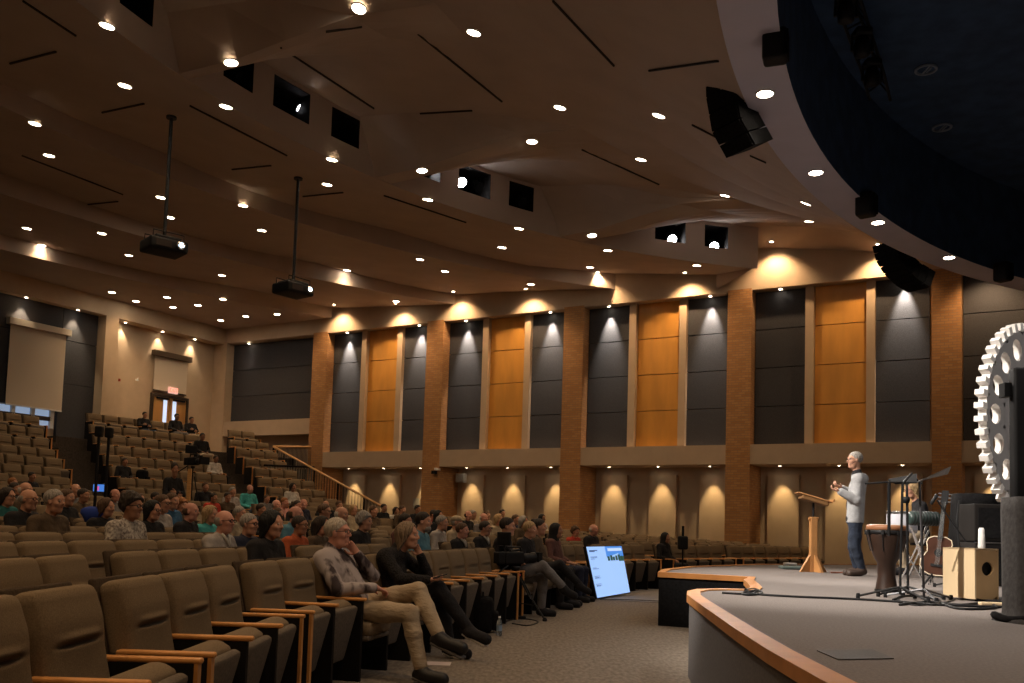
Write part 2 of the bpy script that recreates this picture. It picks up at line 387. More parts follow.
# ring over the stage + dark stage ceiling
mb = MB(); n_ = 160; an = [math.radians(-185+i*215/n_) for i in range(n_+1)]
def rp(a, r): return RC+r*np.array([math.sin(a), math.cos(a)])
vs = []
for a in an:
    vs += [(*rp(a, RO), 7.62), (*rp(a, RO), 7.5), (*rp(a, RI), 7.5), (*rp(a, RI), 9.6)]
mb.add(vs, [(4*i+j, 4*i+j+1, 4*i+j+5, 4*i+j+4) for i in range(n_) for j in range(2)])
mb.build('ceiling_ring', RINGM, kind='structure')
mb = MB(); mb.add([v for i in range(n_+1) for v in (vs[4*i+2], vs[4*i+3])], [(2*i, 2*i+1, 2*i+3, 2*i+2) for i in range(n_)])
mb.build('ring_inner_face', NAVY, kind='structure')
mb = MB(); mb.prism([tuple(RC+21*np.array([math.sin(a), math.cos(a)])) for a in [2*math.pi*i/80 for i in range(80)]], 9.6, 9.8)
sceil = mb.build('ceiling_stage', NAVY, kind='structure')
# slots in the ceiling
SLOTM = mat('slot_dark', (0.03, 0.02, 0.015), 0.8)
slots = [(23, 0, 76, 35), (10, 63, 56, 51), (102, 112, 144, 103), (190, 105, 287, 155), (22, 155, 123, 194), (88, 204, 118, 201), (232, 169, 271, 165), (281, 47, 374, 108), (326, 31, 362, 26), (303, 196, 343, 192), (384, 195, 466, 222), (418, 33, 502, 101), (420, 113, 472, 110), (553, 0, 614, 65), (649, 70, 718, 60), (582, 149, 659, 184), (692, 124, 727, 142), (750, 155, 766, 162)]
for x0, y0, x1, y1 in slots:
    m_ = 5; P_ = [on_ceiling(x0+(x1-x0)*i/m_, y0+(y1-y0)*i/m_)[0] for i in range(m_+1)]
    mb = MB()
    P_ = [p for p in P_ if p is not None]
    for a, b in zip(P_[:-1], P_[1:]):
        if (a-b).length > 3.5: continue
        d = (b-a); d.z = 0; d.normalize(); n3 = Vector((-d.y, d.x, 0))*.014
        mb.hexa([tuple(v) for v in (a-n3-Vector((0, 0, .03)), a+n3-Vector((0, 0, .03)), b+n3-Vector((0, 0, .03)), b-n3-Vector((0, 0, .03)), a-n3, a+n3, b+n3, b-n3)])
    if mb.v: mb.build('air_slot', SLOTM, ceil)

# ---- stage
def arcpts(pts, z): return [tuple(at_z(x, y, z)[:2]) for x, y in pts]
edge = [(1.22, -6), (1.21, 0), (1.23, 3.52), (1.27, 4.4), (1.34, 5.3), (1.43, 6.3), (1.53, 7.4), (1.60, 8.1), (1.70, 8.6), (1.86, 8.95), (2.1, 9.12), (2.42, 9.2), (2.55, 9.6), (2.70, 10.3), (2.86, 11.1), (3.12, 11.9), (2.03, 12.42), (2.27, 13.45), (2.93, 14.93), (4.63, 17.24), (7.5, 19.43), (11.5, 21.6), (15, 21.9), (33, 11.6), (33, -6)]
mb = MB(); mb.prism(edge, 0.0, 0.70)
stage = mb.build('stage', STAGEC); tag(stage, 'grey carpeted stage platform with curved front edge', 'stage')
mb = MB()
EF = edge[:22]
def offs(poly, d):
    out = []
    for i in range(len(poly)):
        a = np.array(poly[max(i-1, 0)]); b = np.array(poly[min(i+1, len(poly)-1)]); t = b-a; t = t/np.linalg.norm(t); out.append(np.array(poly[i])+d*np.array([-t[1], t[0]]))
    return out
# face cladding
o1 = offs(EF, 0.012); mbf = MB(); mb2 = MB()
for i in range(len(EF)-1):
    a, b = EF[i], EF[i+1]; c, d_ = o1[i], o1[i+1]
    (mb if i < 13 else mb2 if i > 15 else mbf).hexa([(*a, 0), (*b, 0), (*d_, 0), (*c, 0), (*a, .66), (*b, .66), (*d_, .66), (*c, .66)])
mb.build('side_skirt', STAGEF, stage); mb2.build('side_skirt', STAGEF, stage); mbf.build('black_skirt', BLACKC, stage)
o2 = offs(EF, 0.035); o3 = offs(EF, -0.085); mb = MB()
for i in range(len(EF)-1):
    a, b, c, d_ = o2[i], o2[i+1], o3[i+1], o3[i]
    mb.hexa([(*a, .645), (*b, .645), (*c, .645), (*d_, .645), (*a, .712), (*b, .712), (*c, .712), (*d_, .712)])
mb.build('oak_edge', OAKTRIM, stage)
h = [at_z(x, y, .702) for x, y in ((817, 651), (872, 650), (894, 659), (838, 660))]
mb = MB(); mb.hexa([tuple(p) for p in h]+[(p[0], p[1], .706) for p in h]); mb.build('floor_hatch', mat('hatch', (.06, .05, .045), .6, .3, 80), stage)

# ================================================================ FITTINGS
# recessed downlights
DL = [(107,22),(231,50),(125,85),(226,103),(35,114),(49,155),(161,197),(170,217),(243,202),(27,228),(102,233),(42,245),(129,255),(262,230),(332,159),(327,184),(359,8),(474,32),(560,107),(532,141),(659,115),(641,159),(725,195),(422,164),(428,199),(519,228),(502,247),(592,235),(420,259),(445,271),(608,250),(590,267),(531,284),(396,301),(697,265),(806,203),(809,221),(347,270),(222,275),(223,290),(112,292),(136,301),(167,297),(173,307),(198,305),(221,320),(246,316),(277,314)]
RL = [(765,93),(816,172),(878,222),(949,257)]
lm = MB(); lm.lathe([(.11, -.012), (.11, .0)], n=20); LENS = lm.mesh('lens', LAMP)
lm = MB(); lm.lathe([(.112, -.002), (.112, -.02), (.135, -.02), (.135, -.002)], n=20); TRIM = lm.mesh('trim', WHITE)
proto = None
def downlight(p, nrm, label, group, power, warm=WARM, sz=120):
    o = thing('ceiling_light', label, 'light', tuple(p), group=group)
    n3 = Vector(nrm); n3 = n3 if n3.z < 0 else -n3
    o.rotation_mode = 'QUATERNION'; o.rotation_quaternion = Vector((0, 0, -1)).rotation_difference(n3)
    a = link('lens', LENS, o); a.location = (0, 0, -.006); link('trim_ring', TRIM, o)
    spot('downlight_lamp', (p[0], p[1], p[2]-.05), (p[0], p[1], 0), power, sz, .8, warm, .09)
PDL = 34
for x, y in DL:
    for dy in (0, 3, 6, 9, -4, 12, -8, 16):
        p, n = on_ceiling(x, y+dy)
        if p is not None and abs(n.z) > .8: break
    bd = min(int(y//48), 6); row_ = sorted([q[0] for q in DL if min(int(q[1]//48), 6) == bd]); od = row_.index(x)+1
    downlight(p, n, 'round downlight, %s from left in the %s band of ceiling lights from the top' % (ORD[od], ORD[bd+1]), 'recessed downlights in the ceiling', PDL)
for x, y in ((-7, -3), (-7, 2), (-6.5, 7), (-2.5, -2.5), (-2.2, 3), (-2.4, 8), (-11, 5), (-11, 11), (.8, .5), (.9, 6), (-4.5, 11), (.5, -5), (-14, 14), (-17, 20)):
    hh_ = cbvh.ray_cast(Vector((x, y, 1)), Vector((0, 0, 1)))          # unseen lamps added above and behind the viewpoint to brighten the near seats
    downlight(hh_[0], hh_[1], 'round downlight in the ceiling above and behind the viewpoint', 'recessed downlights in the ceiling', 95)
for x, y in RL:
    p = at_z(x, y, 7.5)
    downlight(p, (0, 0, -1), 'round downlight in the pale ring, %s from the top of the picture' % ORD[RL.index((x, y))+1], 'downlights in the stage ring', 22, (1, .86, .7), 90)
# side wall washers: small recessed spots over the panels and in the soffit
sm = MB(); sm.lathe([(.05, -.01), (.05, 0)], n=14); SLENS = sm.mesh('lens', LAMP)
sm = MB(); sm.lathe([(.052, 0), (.052, -.014), (.07, -.014), (.07, 0)], n=14); STRIM = sm.mesh('trim', BLACK)
def small(p, label, group):
    o = thing('wall_washer', label, 'light', tuple(p), group=group); link('lens', SLENS, o); link('trim_ring', STRIM, o); return o
for i, P in enumerate(PIERS[:5]):
    for q in (1.1, 4.1):                  # washers making the domes on the upper band
        c = sw(P-q, -.55, 5); zc = cbvh.ray_cast(Vector(c), Vector((0, 0, 1)))[0]; zc = zc.z if zc is not None else 9.4
        spot('band_lamp', sw(P-q, -.55, zc-.06), sw(P-q, .10, zc-2.0), 95, 112, .8, WARM, .06)
        small(sw(P-q, -.55, zc-.005), 'small ceiling washer over the %s part of the %s wall bay from the left' % ('left' if q < 2 else 'right', ORD[i+1]), 'band washers along the side wall')
    for q in (1.2, 4.7):
        if i == 3 and q == 1.2: pw = 0
        elif i == 4: pw = 0
        else: pw = 290
        small(sw(P-q, .2, 8.79), 'small spotlight above the %s charcoal panel of the %s wall bay from the left' % ('left' if q < 2 else 'right', ORD[i+1]), 'panel spotlights in the recess head')
        if pw: spot('panel_lamp', sw(P-q, .17, 8.76), sw(P-q, .40, 7.6), pw, 46, .9, (1, .88, .74), .04)
    for q in (1.1, 2.85, 4.6):
        small(sw(P-q, .75, 3.395), 'small soffit downlight over the %s pilaster of the %s wall bay from the left' % ({1.1: 'left', 2.85: 'middle', 4.6: 'right'}[q], ORD[i+1]), 'soffit downlights along the side wall')
        if i < 5: spot('soffit_lamp', sw(P-q, .78, 3.36), sw(P-q, 1.17, 1.9), 44, 50, .8, (1, .72, .36), .03)
spot('panel_lamp', sw(29.2, .16, 8.74), sw(29.2, .40, 7.4), 80, 46, .7, (1, .88, .74), .04); small(sw(29.2, .2, 8.74), 'small spotlight above the corner charcoal panel', 'panel spotlights in the recess head')
for s in (1.35, 3.0, 4.75):
    small(bw(s, .35, 8.74), 'small spotlight on the beige rear wall, %s of the double doors' % {1.35: 'right', 3.0: 'directly above', 4.75: 'left'}[s], 'spotlights over the rear doors')
    spot('door_wall_lamp', bw(s, .40, 8.7), bw(s, .6, 7.5), 34, 66, .7, WARM2, .04)
for s in (6.9, 8.9, 11.5):
    small(bw(s, .2, 8.74), 'small spotlight above the charcoal rear wall, %s one from the pilaster' % {6.9: 'first', 8.9: 'second', 11.5: 'third'}[s], 'spotlights over the rear panels')
    spot('rear_panel_lamp', bw(s, .18, 8.7), bw(s, .45, 7.4), 70, 60, .7, WARM2, .04)

# catwalk spotlights
def spotlight(x, y, k, lit, label):
    O = OC; p = cyl_hit(x, y, O, RF+.35); dirv = np.array([4.9, 12.5, 1.5])-p; dirv /= np.linalg.norm(dirv)
    o = thing('stage_spotlight', label, 'spotlight', tuple(p))
    R = np.array(Vector((0, 0, 1)).rotation_difference(Vector(dirv)).to_matrix())
    m = MB(); m.lathe([(.09, -.42), (.11, -.38), (.11, -.05), (.14, 0), (.14, .04)], n=16, R=R); m.build('housing', BLACKM, o)
    m = MB(); m.lathe([(.12, .035), (.12, .05)], n=16, R=R); m.build('lens', LAMPW if lit else BLACKM, o)
    m = MB(); m.tube([(0, 0, .16), (0, 0, .30)], .02); m.tube([(-.15, 0, .0), (-.15, 0, .16), (.15, 0, .16), (.15, 0, 0)], .012); m.build('yoke', BLACKM, o)
    return p
SP = []
for x, y, lit, lb in ((301, 109, 1, 'lit stage spotlight in the middle opening of the left ceiling group'), (425, 168, 1, 'lit stage spotlight in the small triangular opening of the middle ceiling group'),
                      (461, 182, 1, 'lit stage spotlight at the left edge of the widest middle ceiling opening'), (672, 239, 1, 'lit stage spotlight in the triangular opening near the side wall'),
                      (714, 246, 1, 'lit stage spotlight in the last opening beside the side wall'), (354, 136, 0, 'dark unlit stage spotlight poking out of the third ceiling opening'),
                      (240, 78, 0, 'dark unlit stage spotlight in the left triangular ceiling opening'), (523, 203, 0, 'dark unlit stage spotlight in the opening right of the middle group'), (480, 188, 0, 'dark unlit stage spotlight deep in the widest middle opening')):
    p = spotlight(x, y, 1, lit, lb)
    if lit: SP.append(p)
for p, pw, aim in zip(SP, (900, 900, 1500, 1500, 1500), ((4.2, 9.5, 1.5), (4.9, 13, 1.6), (3.6, 9, 1.2), (5, 12.5, 1.5), (4.6, 9, 1.6))):
    dv = (np.array(aim)-p); dv /= np.linalg.norm(dv)
    spot('stage_lamp', tuple(p+dv*.12), aim, pw, 26, .8, (1, .93, .84), .08)

for th, aim, pw, lb in ((-86, (4.9, 13.0, 1.4), 5200, 'first'), (-103, (4.2, 9.0, 1.0), 4600, 'second'), (-118, (3.6, 7.0, .8), 2600, 'third')):
    p = np.append(pol(th, RF-.25), 9.75); o = thing('stage_spotlight', 'stage spotlight on the ceiling step above the viewpoint, %s one' % lb, 'spotlight', tuple(p)); dv = np.array(aim)-p; dv /= np.linalg.norm(dv)
    MB().lathe([(.09, -.42), (.11, -.38), (.11, -.05), (.14, 0), (.14, .04)], n=16, R=np.array(Vector((0, 0, 1)).rotation_difference(Vector(dv)).to_matrix())).build('housing', BLACKM, o)
    spot('stage_lamp', tuple(p+dv*.12), aim, pw, 24, .8, (1, .92, .82), .08)
ADDED_WASH = [((6.5, 9.5), (5.5, 9.0)), ((8.0, 13.5), (6.5, 13)), ((5.5, 5.0), (4.5, 5.0)), ((9.5, 7.0), (8.0, 8.0)), ((9.5, 2.0), (5.5, 7.5)), ((11.0, 5.0), (6.0, 10.0))]  # unseen lamps added to brighten the stage, ring and gear
for (x, y), (ax_, ay_) in ADDED_WASH:
    o = thing('added_wash_light', 'dark stage wash fixture inside the ring, %s one' % ORD[ADDED_WASH.index(((x, y), (ax_, ay_)))+1], 'stage light', (x, y, 9.2), group='wash fixtures over the stage')
    MB().lathe([(.12, -.16), (.15, -.14), (.15, .1), (.08, .2)], n=16).build('housing', BLACKM, o, True); MB().tube([(0, 0, .2), (0, 0, .4)], .02, 6).build('hanger', BLACKM, o)
    spot('added_wash_lamp', (x, y, 8.98), (ax_, ay_, .7), 130, 80, .8, (1, .93, .86), .15)

# ---- rear wall: double doors, screens, window, exit sign
DOORW = mat('door_veneer', (.52, .27, .09), .4, .15, 3, stretch=(1, 1, .3)); FRAME = mat('dark_frame', (.05, .035, .025), .5)
GLASSL = mat('lit_glass', (.62, .74, 1.0), emit=.28)
s0, zt = bw_s(152.5, 391, .55)[0], 6.22; s1 = bw_s(187, 394, .55)[0]
mb = MB(); sa, sb = s1, s0
for a, b, z0, z1 in ((sa-.06, sa+.03, 3.8, zt), (sb-.03, sb+.06, 3.8, zt), (sa+.03, sb-.03, zt-.1, zt)): wbox(mb, bw, a, b, .48, .62, z0, z1)
door = mb.build('door_1', FRAME, kind='structure'); smid = (sa+sb)/2
for i, (a, b) in enumerate(((sa+.04, smid-.01), (smid+.01, sb-.04))):
    mb = MB(); wbox(mb, bw, a, b, .53, .59, 3.8, zt-.1); lf = mb.build('door_leaf', DOORW, door)
    c = b-.22 if i == 0 else a+.22
    mb = MB(); wbox(mb, bw, c-.09, c+.09, .515, .535, 4.9, 6.0); mb.build('glass_lite', GLASSL, lf)
    mb = MB(); wbox(mb, bw, a+.12, b-.12, .47, .53, 4.72, 4.80); mb.build('push_bar', CHROME, lf)
    mb = MB(); wbox(mb, bw, a+.1, b-.15, .46, .53, 6.02, 6.09); mb.build('door_closer', BLACK, lf)
def text(name, body, size, m, loc, R, parent=None, ext=.004, align='CENTER'):
    cu_ = bpy.data.curves.new(name, 'FONT'); cu_.body = body; cu_.size = size; cu_.extrude = ext; cu_.align_x = align; cu_.align_y = 'CENTER'; cu_.materials.append(m)
    tmp = bpy.data.objects.new(name, cu_); col.objects.link(tmp); dg = bpy.context.evaluated_depsgraph_get(); me = bpy.data.meshes.new_from_object(tmp.evaluated_get(dg)); bpy.data.objects.remove(tmp)
    o = bpy.data.objects.new(name, me); col.objects.link(o); o.matrix_world = Matrix.Translation(loc) @ R.to_4x4()
    if parent is not None: o.parent = parent; o.matrix_parent_inverse = parent.matrix_world.inverted()
    return o
Rbw = Matrix((( -WN[0]*-1, 0, -WD[0]), (-WN[1]*-1, 0, -WD[1]), (0, 1, 0)))   # text facing the room from the rear wall
es = smid-.35*0
o = thing('exit_sign', 'small red lit exit sign above the wooden double doors', 'sign', bw(smid, .36, 6.42))
mb = MB(); c = np.array(bw(smid, .36, 6.42))
for a, b, oo, pp, z0, z1 in ((smid-.22, smid+.22, .34, .42, 6.29, 6.55),): wbox(mb, lambda s, q, z: tuple(np.array(bw(s, q, z))-c), a, b, oo, pp, z0, z1)
mb.build('housing', mat('sign_body', (.75, .45, .36), .5, emit=.25), o)
bpy.context.view_layer.update()
text('exit_lettering', 'EXIT', .2, mat('exit_red', (1, .06, .03), emit=2.2), bw(smid, .334, 6.42), Rbw, o)
def pull_screen(name, x0, y0, x1, y1, ofs, label, cat, housm, down):
    sa_, z1 = bw_s(x1, y1, ofs); sb_, z0 = bw_s(x0, y0, ofs)
    o = thing(name, label, cat, bw((sa_+sb_)/2, ofs, z1)); c = np.array(o.location)
    f = lambda s, q, z: tuple(np.array(bw(s, q, z))-c)
    m = MB(); wbox(m, f, sa_, sb_, ofs-.02, ofs+.0, z0, z1); m.build('screen_cloth', SCREEN, o)
    m = MB(); wbox(m, f, sa_-.12, sb_+.12, ofs-.16, ofs+.06, z1, z1+.22); m.build('roller_housing', housm, o)
    m = MB(); wbox(m, f, sa_, sb_, ofs-.035, ofs+.015, z0-.05, z0); m.build('bottom_bar', WHITE if down else FRAME, o)
    return sa_, sb_, z0, z1
a = pull_screen('projection_screen', 153, 389, 187.5, 362.5, .5, 'white roller screen with brown housing pulled halfway over the rear doors', 'screen', mat('brown_housing', (.12, .08, .05), .5), 0)
b = pull_screen('window_blind', 5, 403, 66, 336, .38, 'large beige roller blind hanging over the dark rear wall window', 'blind', SCREEN, 1)
m = MB(); sa_, sb_, z0, z1 = a
# lobby window under the large blind
WG = mat('window_glow', (.55, .72, 1.0), emit=.12)
win = MB(); wbox(win, bw, 7.5, 10.4, .52, .6, 4.3, 4.95); win_o = win.build('window_1', WG, kind='structure')
WHF = mat('window_frame_white', (.75, .74, .72), .5)
for s in np.linspace(7.5, 10.4, 5): mb = MB(); wbox(mb, bw, s-.07, s+.07, .42, .52, 4.3, 4.95); mb.build('window_mullion', WHF, win_o)
mb = MB(); wbox(mb, bw, 7.5, 10.4, .42, .52, 4.55, 4.70); mb.build('window_rail', FRAME, win_o)
o = tag(MB().cbox((0, 0, 0), (.07, .05, .10)).build('fire_alarm', mat('alarm_red', (.35, .04, .02), .5)), 'small dark red fire alarm on the beige rear wall', 'alarm'); o.location = bw_hit(119.5, 380, .56)
o = thing('security_camera', 'small white camera bracket on the beige rear wall', 'camera', tuple(bw_hit(137, 380, .5)))
MB().cbox((0, 0, 0), (.06, .16, .06)).build('camera_body', WHITE, o); MB().tube([(0, .0, -.0), (0, .1, .1)], .015).build('bracket', WHITE, o)
# white lit box speaker and panel in the second lower bay
t_, z_ = sw_t(460.5, 478, 1.0); o = thing('wall_speaker', 'small pale box speaker on the lower side wall under a downlight', 'speaker', sw(t_, 1.05, z_))
Rw = np.array([[WD[0], WN[0], 0], [WD[1], WN[1], 0], [0, 0, 1]])
MB().cbox((0, 0, 0), (.36, .22, .34), Rw).build('speaker_cabinet', mat('pale_box', (.5, .47, .42), .6), o); MB().cbox(tuple(Rw@np.array([0, -.115, 0])), (.30, .02, .28), Rw).build('grille', mat('pale_grille', (.35, .33, .3), .8), o)
t_, z_ = sw_t(440, 470, .1); o = thing('wall_camera', 'small dark camera on a bracket beside the second brick pier', 'camera', sw(t_+.1, -.1, z_-.1))
MB().cbox((0, 0, 0), (.12, .25, .12), Rw).build('camera_body', BLACK, o); MB().cbox((.1, 0, .12), (.08, .3, .08), Rw).build('bracket', WHITE, o)
t_, z_ = sw_t(758, 512, 1.25); tag(MB().cbox(sw(t_, 1.29, z_), (.12, .03, .14), Rw).build('wall_switch', BLACK), 'small dark switch plate on the lower side wall right of the fourth pier', 'switch')
t_, z_ = sw_t(416, 503, 1.2); tag(MB().cbox(sw(t_, 1.22, z_), (.3, .05, .36), Rw).build('wall_cabinet', mat('grey_box', (.4, .38, .34), .6)), 'small grey box on the wall above the seated crowd', 'wall box')

# ---- projectors on poles
def projector(x, ytop, ybody, X, Y, z, label, yaw):
    tp, _ = on_ceiling(x, ytop); o = thing('ceiling_projector', label, 'projector', (X, Y, z), yaw)
    zt = tp.z-z
    MB().tube([(0, 0, .14), (0, 0, zt)], .035, 10).build('pole', BLACKM, o); MB().lathe([(.1, zt-.04), (.1, zt)], n=14).build('ceiling_plate', BLACKM, o)
    MB().rbox((.62, .74, .24), .05, (0, 0, -.05)).build('projector_body', BLACK, o, True)
    MB().rbox((.5, .5, .06), .02, (0, 0, .10)).build('mount_cage', BLACKM, o, True)
    m = MB(); 
    for q in (-.22, .22): m.tube([(q, -.3, .08), (q, -.3, .2), (q, .3, .2), (q, .3, .08)], .012)
    m.build('cage_bars', BLACKM, o)
    R = rot('Y', math.pi/2); MB().lathe([(.075, 0), (.085, .05), (.06, .06)], (.31, .2, -.04), 16, R).build('lens_ring', CHROME, o)
    MB().lathe([(.045, .045), (.045, .062)], (.31, .2, -.04), 14, R).build('lens', mat('projector_beam', (.55, .8, 1.0), emit=14), o)
    MB().cbox((.318, -.12, -.05), (.01, .3, .12)).build('vent_grille', SLOTM, o)
p = at_y(164, 245, 17.6); projector(175, 97, 0, p[0], p[1], p[2], 'black ceiling projector on a pole, the nearer one on the left', math.radians(-48))
p = at_y(293, 288, 20.7); projector(299, 162, 0, p[0], p[1], p[2], 'black ceiling projector on a pole, the farther one on the right', math.radians(-38))

# ---- small box monitors on the ring and line arrays
def ringbox(x, y, s, label):
    p = at_z(x, y, 7.38); o = thing('ring_speaker', label, 'speaker', tuple(p), math.atan2(RC[1]-p[1], RC[0]-p[0]))
    MB().rbox((.30*s, .28*s, .40*s), .05*s, (0, 0, 0)).build('speaker_cabinet', BLACK, o, True); MB().cbox((.155*s, 0, 0), (.02, .22*s, .32*s)).build('grille', BLACKC, o)
    MB().tube([(0, 0, .2*s), (0, 0, .2)], .025).build('bracket', BLACKM, o)
ringbox(775, 47, 1.0, 'black box fixture on the inner edge of the ring, nearest'); ringbox(866, 205, 1.1, 'black box fixture on the inner edge of the ring, middle one'); ringbox(1003, 272, 1.1, 'black box fixture on the ring edge above the white gear')
def array(pts, Y, wd, dp, label, yaw, n):
    P = [at_y(x, y, Y+i*.0) for i, (x, y) in enumerate(pts)]; o = thing('line_array_speaker', label, 'speaker', tuple(P[0]))
    c0 = P[0]; L = [p-c0 for p in P]; t = np.linspace(0, len(L)-1, n+1)
    ip = lambda u: L[min(int(u), len(L)-2)]*(1-(u-min(int(u), len(L)-2)))+L[min(int(u), len(L)-2)+1]*(u-min(int(u), len(L)-2))
    side = np.array([-math.sin(yaw), math.cos(yaw), 0]); 
    for a, b in zip(t[:-1], t[1:]):
        A, B = ip(a), ip(b); v = B-A; v /= np.linalg.norm(v); A = A+v*.01; B = B-v*.01; out = np.cross(side, v); out /= np.linalg.norm(out)
        if out@np.array([math.cos(yaw), math.sin(yaw), 0]) < 0: out = -out
        m = MB(); m.hexa([A-side*wd, A+side*wd, A+side*wd*.8-out*dp, A-side*wd*.8-out*dp, B-side*wd, B+side*wd, B+side*wd*.8-out*dp, B-side*wd*.8-out*dp])
        m.build('array_cabinet', BLACKC, o)
        m = MB(); m.hexa([A-side*wd*.9+out*.015, A+side*wd*.9+out*.015, A+side*wd*.9, A-side*wd*.9, B-side*wd*.9+out*.015, B+side*wd*.9+out*.015, B+side*wd*.9, B-side*wd*.9]); m.build('grille', BLACKC, o)
    return o
array([(883, 243), (887, 258), (895, 271), (906, 282), (919, 290)], 20.8, .30, .50, 'black curved line array hanging under the ring beside the fifth brick pier', math.radians(-150), 8)
array([(719, 38), (720, 90), (726, 125), (741, 152)], 13.2, .30, .46, 'large black line array hanging left of the ring, seen from below', math.radians(-150), 6)
# dark truss and fixtures over the stage
def in_ring_line(pts, z): return [at_z(x, y, z) for x, y in pts]
tr = thing('lighting_truss', 'dark curved lighting truss over the stage', 'truss', tuple(at_z(850, 0, 8.9))); c0 = np.array(tr.location)
P = [p-c0 for p in in_ring_line([(835, -60), (848, 0), (858, 30), (872, 70), (880, 100)], 8.9)]
m = MB()
for dx, dz in ((-.18, 0), (.18, 0), (0, .3)): m.tube([p+np.array([dx, 0, dz]) for p in P], .025, 6)
m.build('truss_chords', BLACKM, tr); m = MB()
for a, b in zip(P[:-1], P[1:]):
    for u in np.linspace(0, 1, 5)[:-1]:
        q = a+(b-a)*u; r = a+(b-a)*(u+.25); m.tube([q+np.array([-.18, 0, 0]), r+np.array([0, 0, .3])], .012, 5); m.tube([q+np.array([.18, 0, 0]), r+np.array([0, 0, .3])], .012, 5)
m.build('truss_lacing', BLACKM, tr)
for i, (x, y) in enumerate(((846, 10), (862, 45), (872, 75))):
    p = at_z(x, y, 8.6); o = thing('moving_light', ['black moving light on the truss, uppermost in the picture', 'black moving light on the truss, middle one', 'black moving light at the lower end of the truss'][i], 'stage light', tuple(p))
    MB().rbox((.25, .25, .12), .04, (0, 0, .18)).build('base', BLACK, o, True); MB().tube([(-.15, 0, -.1), (-.15, 0, .14), (.15, 0, .14), (.15, 0, -.1)], .025, 6).build('yoke', BLACKM, o); MB().lathe([(.06, -.18), (.11, -.16), (.12, .0), (.08, .12)], n=14).build('head', BLACK, o, True)
for (x, y) in ((926, 69), (942, 127)):
    p = at_z(x, y, 9.58); o = thing('stage_downlight', 'unlit ring-shaped downlight in the dark stage ceiling, %s' % ('nearer' if y < 100 else 'farther'), 'light', tuple(p))
    MB().lathe([(.15, 0), (.15, -.03), (.19, -.03), (.19, 0)], n=24).build('trim_ring', mat('dim_ring', (.28, .33, .42), .4), o); MB().lathe([(.145, -.005), (.145, 0)], n=20).build('lamp', NAVY, o)
    MB().cbox((0, 0, -.02), (.02, .28, .02)).cbox((.05, 0, -.02), (.02, .2, .02)).build('lamp_bars', MATS['dim_ring'], o)

# ---- handrail beside the stepped tiers, and guard rail at its head
HR = mat('rail_wood', (.58, .33, .14), .35)
pts = []
for k in np.linspace(21, 12.2, 12): q, _ = row_pt(rail_s(k), k); pts.append((q[0], q[1], 0))
zz = []
A_, B_ = np.array([267, 443.]), np.array([370, 500.])
rz = []
for k in np.linspace(21, 12.2, 12):
    q, _ = row_pt(rail_s(k), k); lo, hi = 0, 8       # height at which the rail line in view is met
    for _ in range(40):
        mi = (lo+hi)/2; x, y = seen((q[0], q[1], mi)); yl = 443+(x-267)*(57/103)
        if y > yl: lo = mi
        else: hi = mi
    rz.append((q[0], q[1], lo))
o = thing('stair_handrail', 'sloping wooden handrail with dark balusters beside the stepped seating', 'railing', rz[0][:2]+(0,))
c0 = np.array([rz[0][0], rz[0][1], 0]); R_ = [np.array(p)-c0 for p in rz]
MB().tube(R_, .042, 8).build('handrail', HR, o, True)
nb = 44; tt_ = np.linspace(0, len(R_)-1.001, nb)
for j, u in enumerate(tt_):
    i = int(u); p = R_[i]*(1-u+i)+R_[i+1]*(u-i); kk = 21-(21-12.2)*u/(len(R_)-1); f0 = floor_z(round(kk)) if kk > 12.5 else floor_z(12)
    f0 = min(f0, p[2]-.5); big = j % 9 == 0
    MB().tube([(p[0], p[1], f0), (p[0], p[1], p[2]-.03)], .035 if big else .011, 6).build('post' if big else 'baluster', DARKP if big else BLACKM, o)
p0 = np.array(rz[0]); t_, _z = sw_t(318, 446, 0.0); p1 = np.array(sw(t_, -.4, p0[2]))
o = thing('guard_rail', 'level guard rail with pickets behind the sloping handrail by the first brick pier', 'railing', tuple(p0*[1, 1, 0])); c0 = p0*[1, 1, 0]
MB().tube([p0-c0, p1-c0], .05, 8).build('handrail', HR, o, True)
for u in np.linspace(0, 1, 30):
    p = (p0+(p1-p0)*u)-c0; MB().tube([(p[0], p[1], p[2]-1.05), (p[0], p[1], p[2]-.03)], .012, 6).build('baluster', BLACKM, o)
# landing behind the guard rail and pale balustrade below it
LAT = mat('pale_lattice', (.30, .27, .22), .6)
o = thing('lower_balustrade', 'pale picket balustrade lit behind the stepped seats', 'railing', tuple(p0*[1, 1, 0]))
a_ = at_y(260, 474, 34.0); b_ = at_y(314, 476, 34.6)
m = MB()
for u in np.linspace(0, 1, 22):
    p = a_+(b_-a_)*u-c0; mm = MB(); mm.cbox((p[0], p[1], p[2]), (.05, .03, .60)); mm.build('picket', LAT, o)
p_, q_ = a_-c0, b_-c0; MB().tube([p_+[0, 0, .33], q_+[0, 0, .33]], .04, 6).build('top_rail', DARKP, o); MB().tube([p_-[0, 0, .33], q_-[0, 0, .33]], .04, 6).build('bottom_rail', DARKP, o)
mw = MB(); mw.hexa([tuple(v) for v in ((a_[0], a_[1]+.1, 0), (b_[0], b_[1]+.1, 0), (b_[0], b_[1]+.3, 0), (a_[0], a_[1]+.3, 0), (a_[0], a_[1]+.1, a_[2]-.35), (b_[0], b_[1]+.1, b_[2]-.35), (b_[0], b_[1]+.3, b_[2]-.35), (a_[0], a_[1]+.3, a_[2]-.35))])
mw.build('wall_vomitory', DARKP, kind='structure')

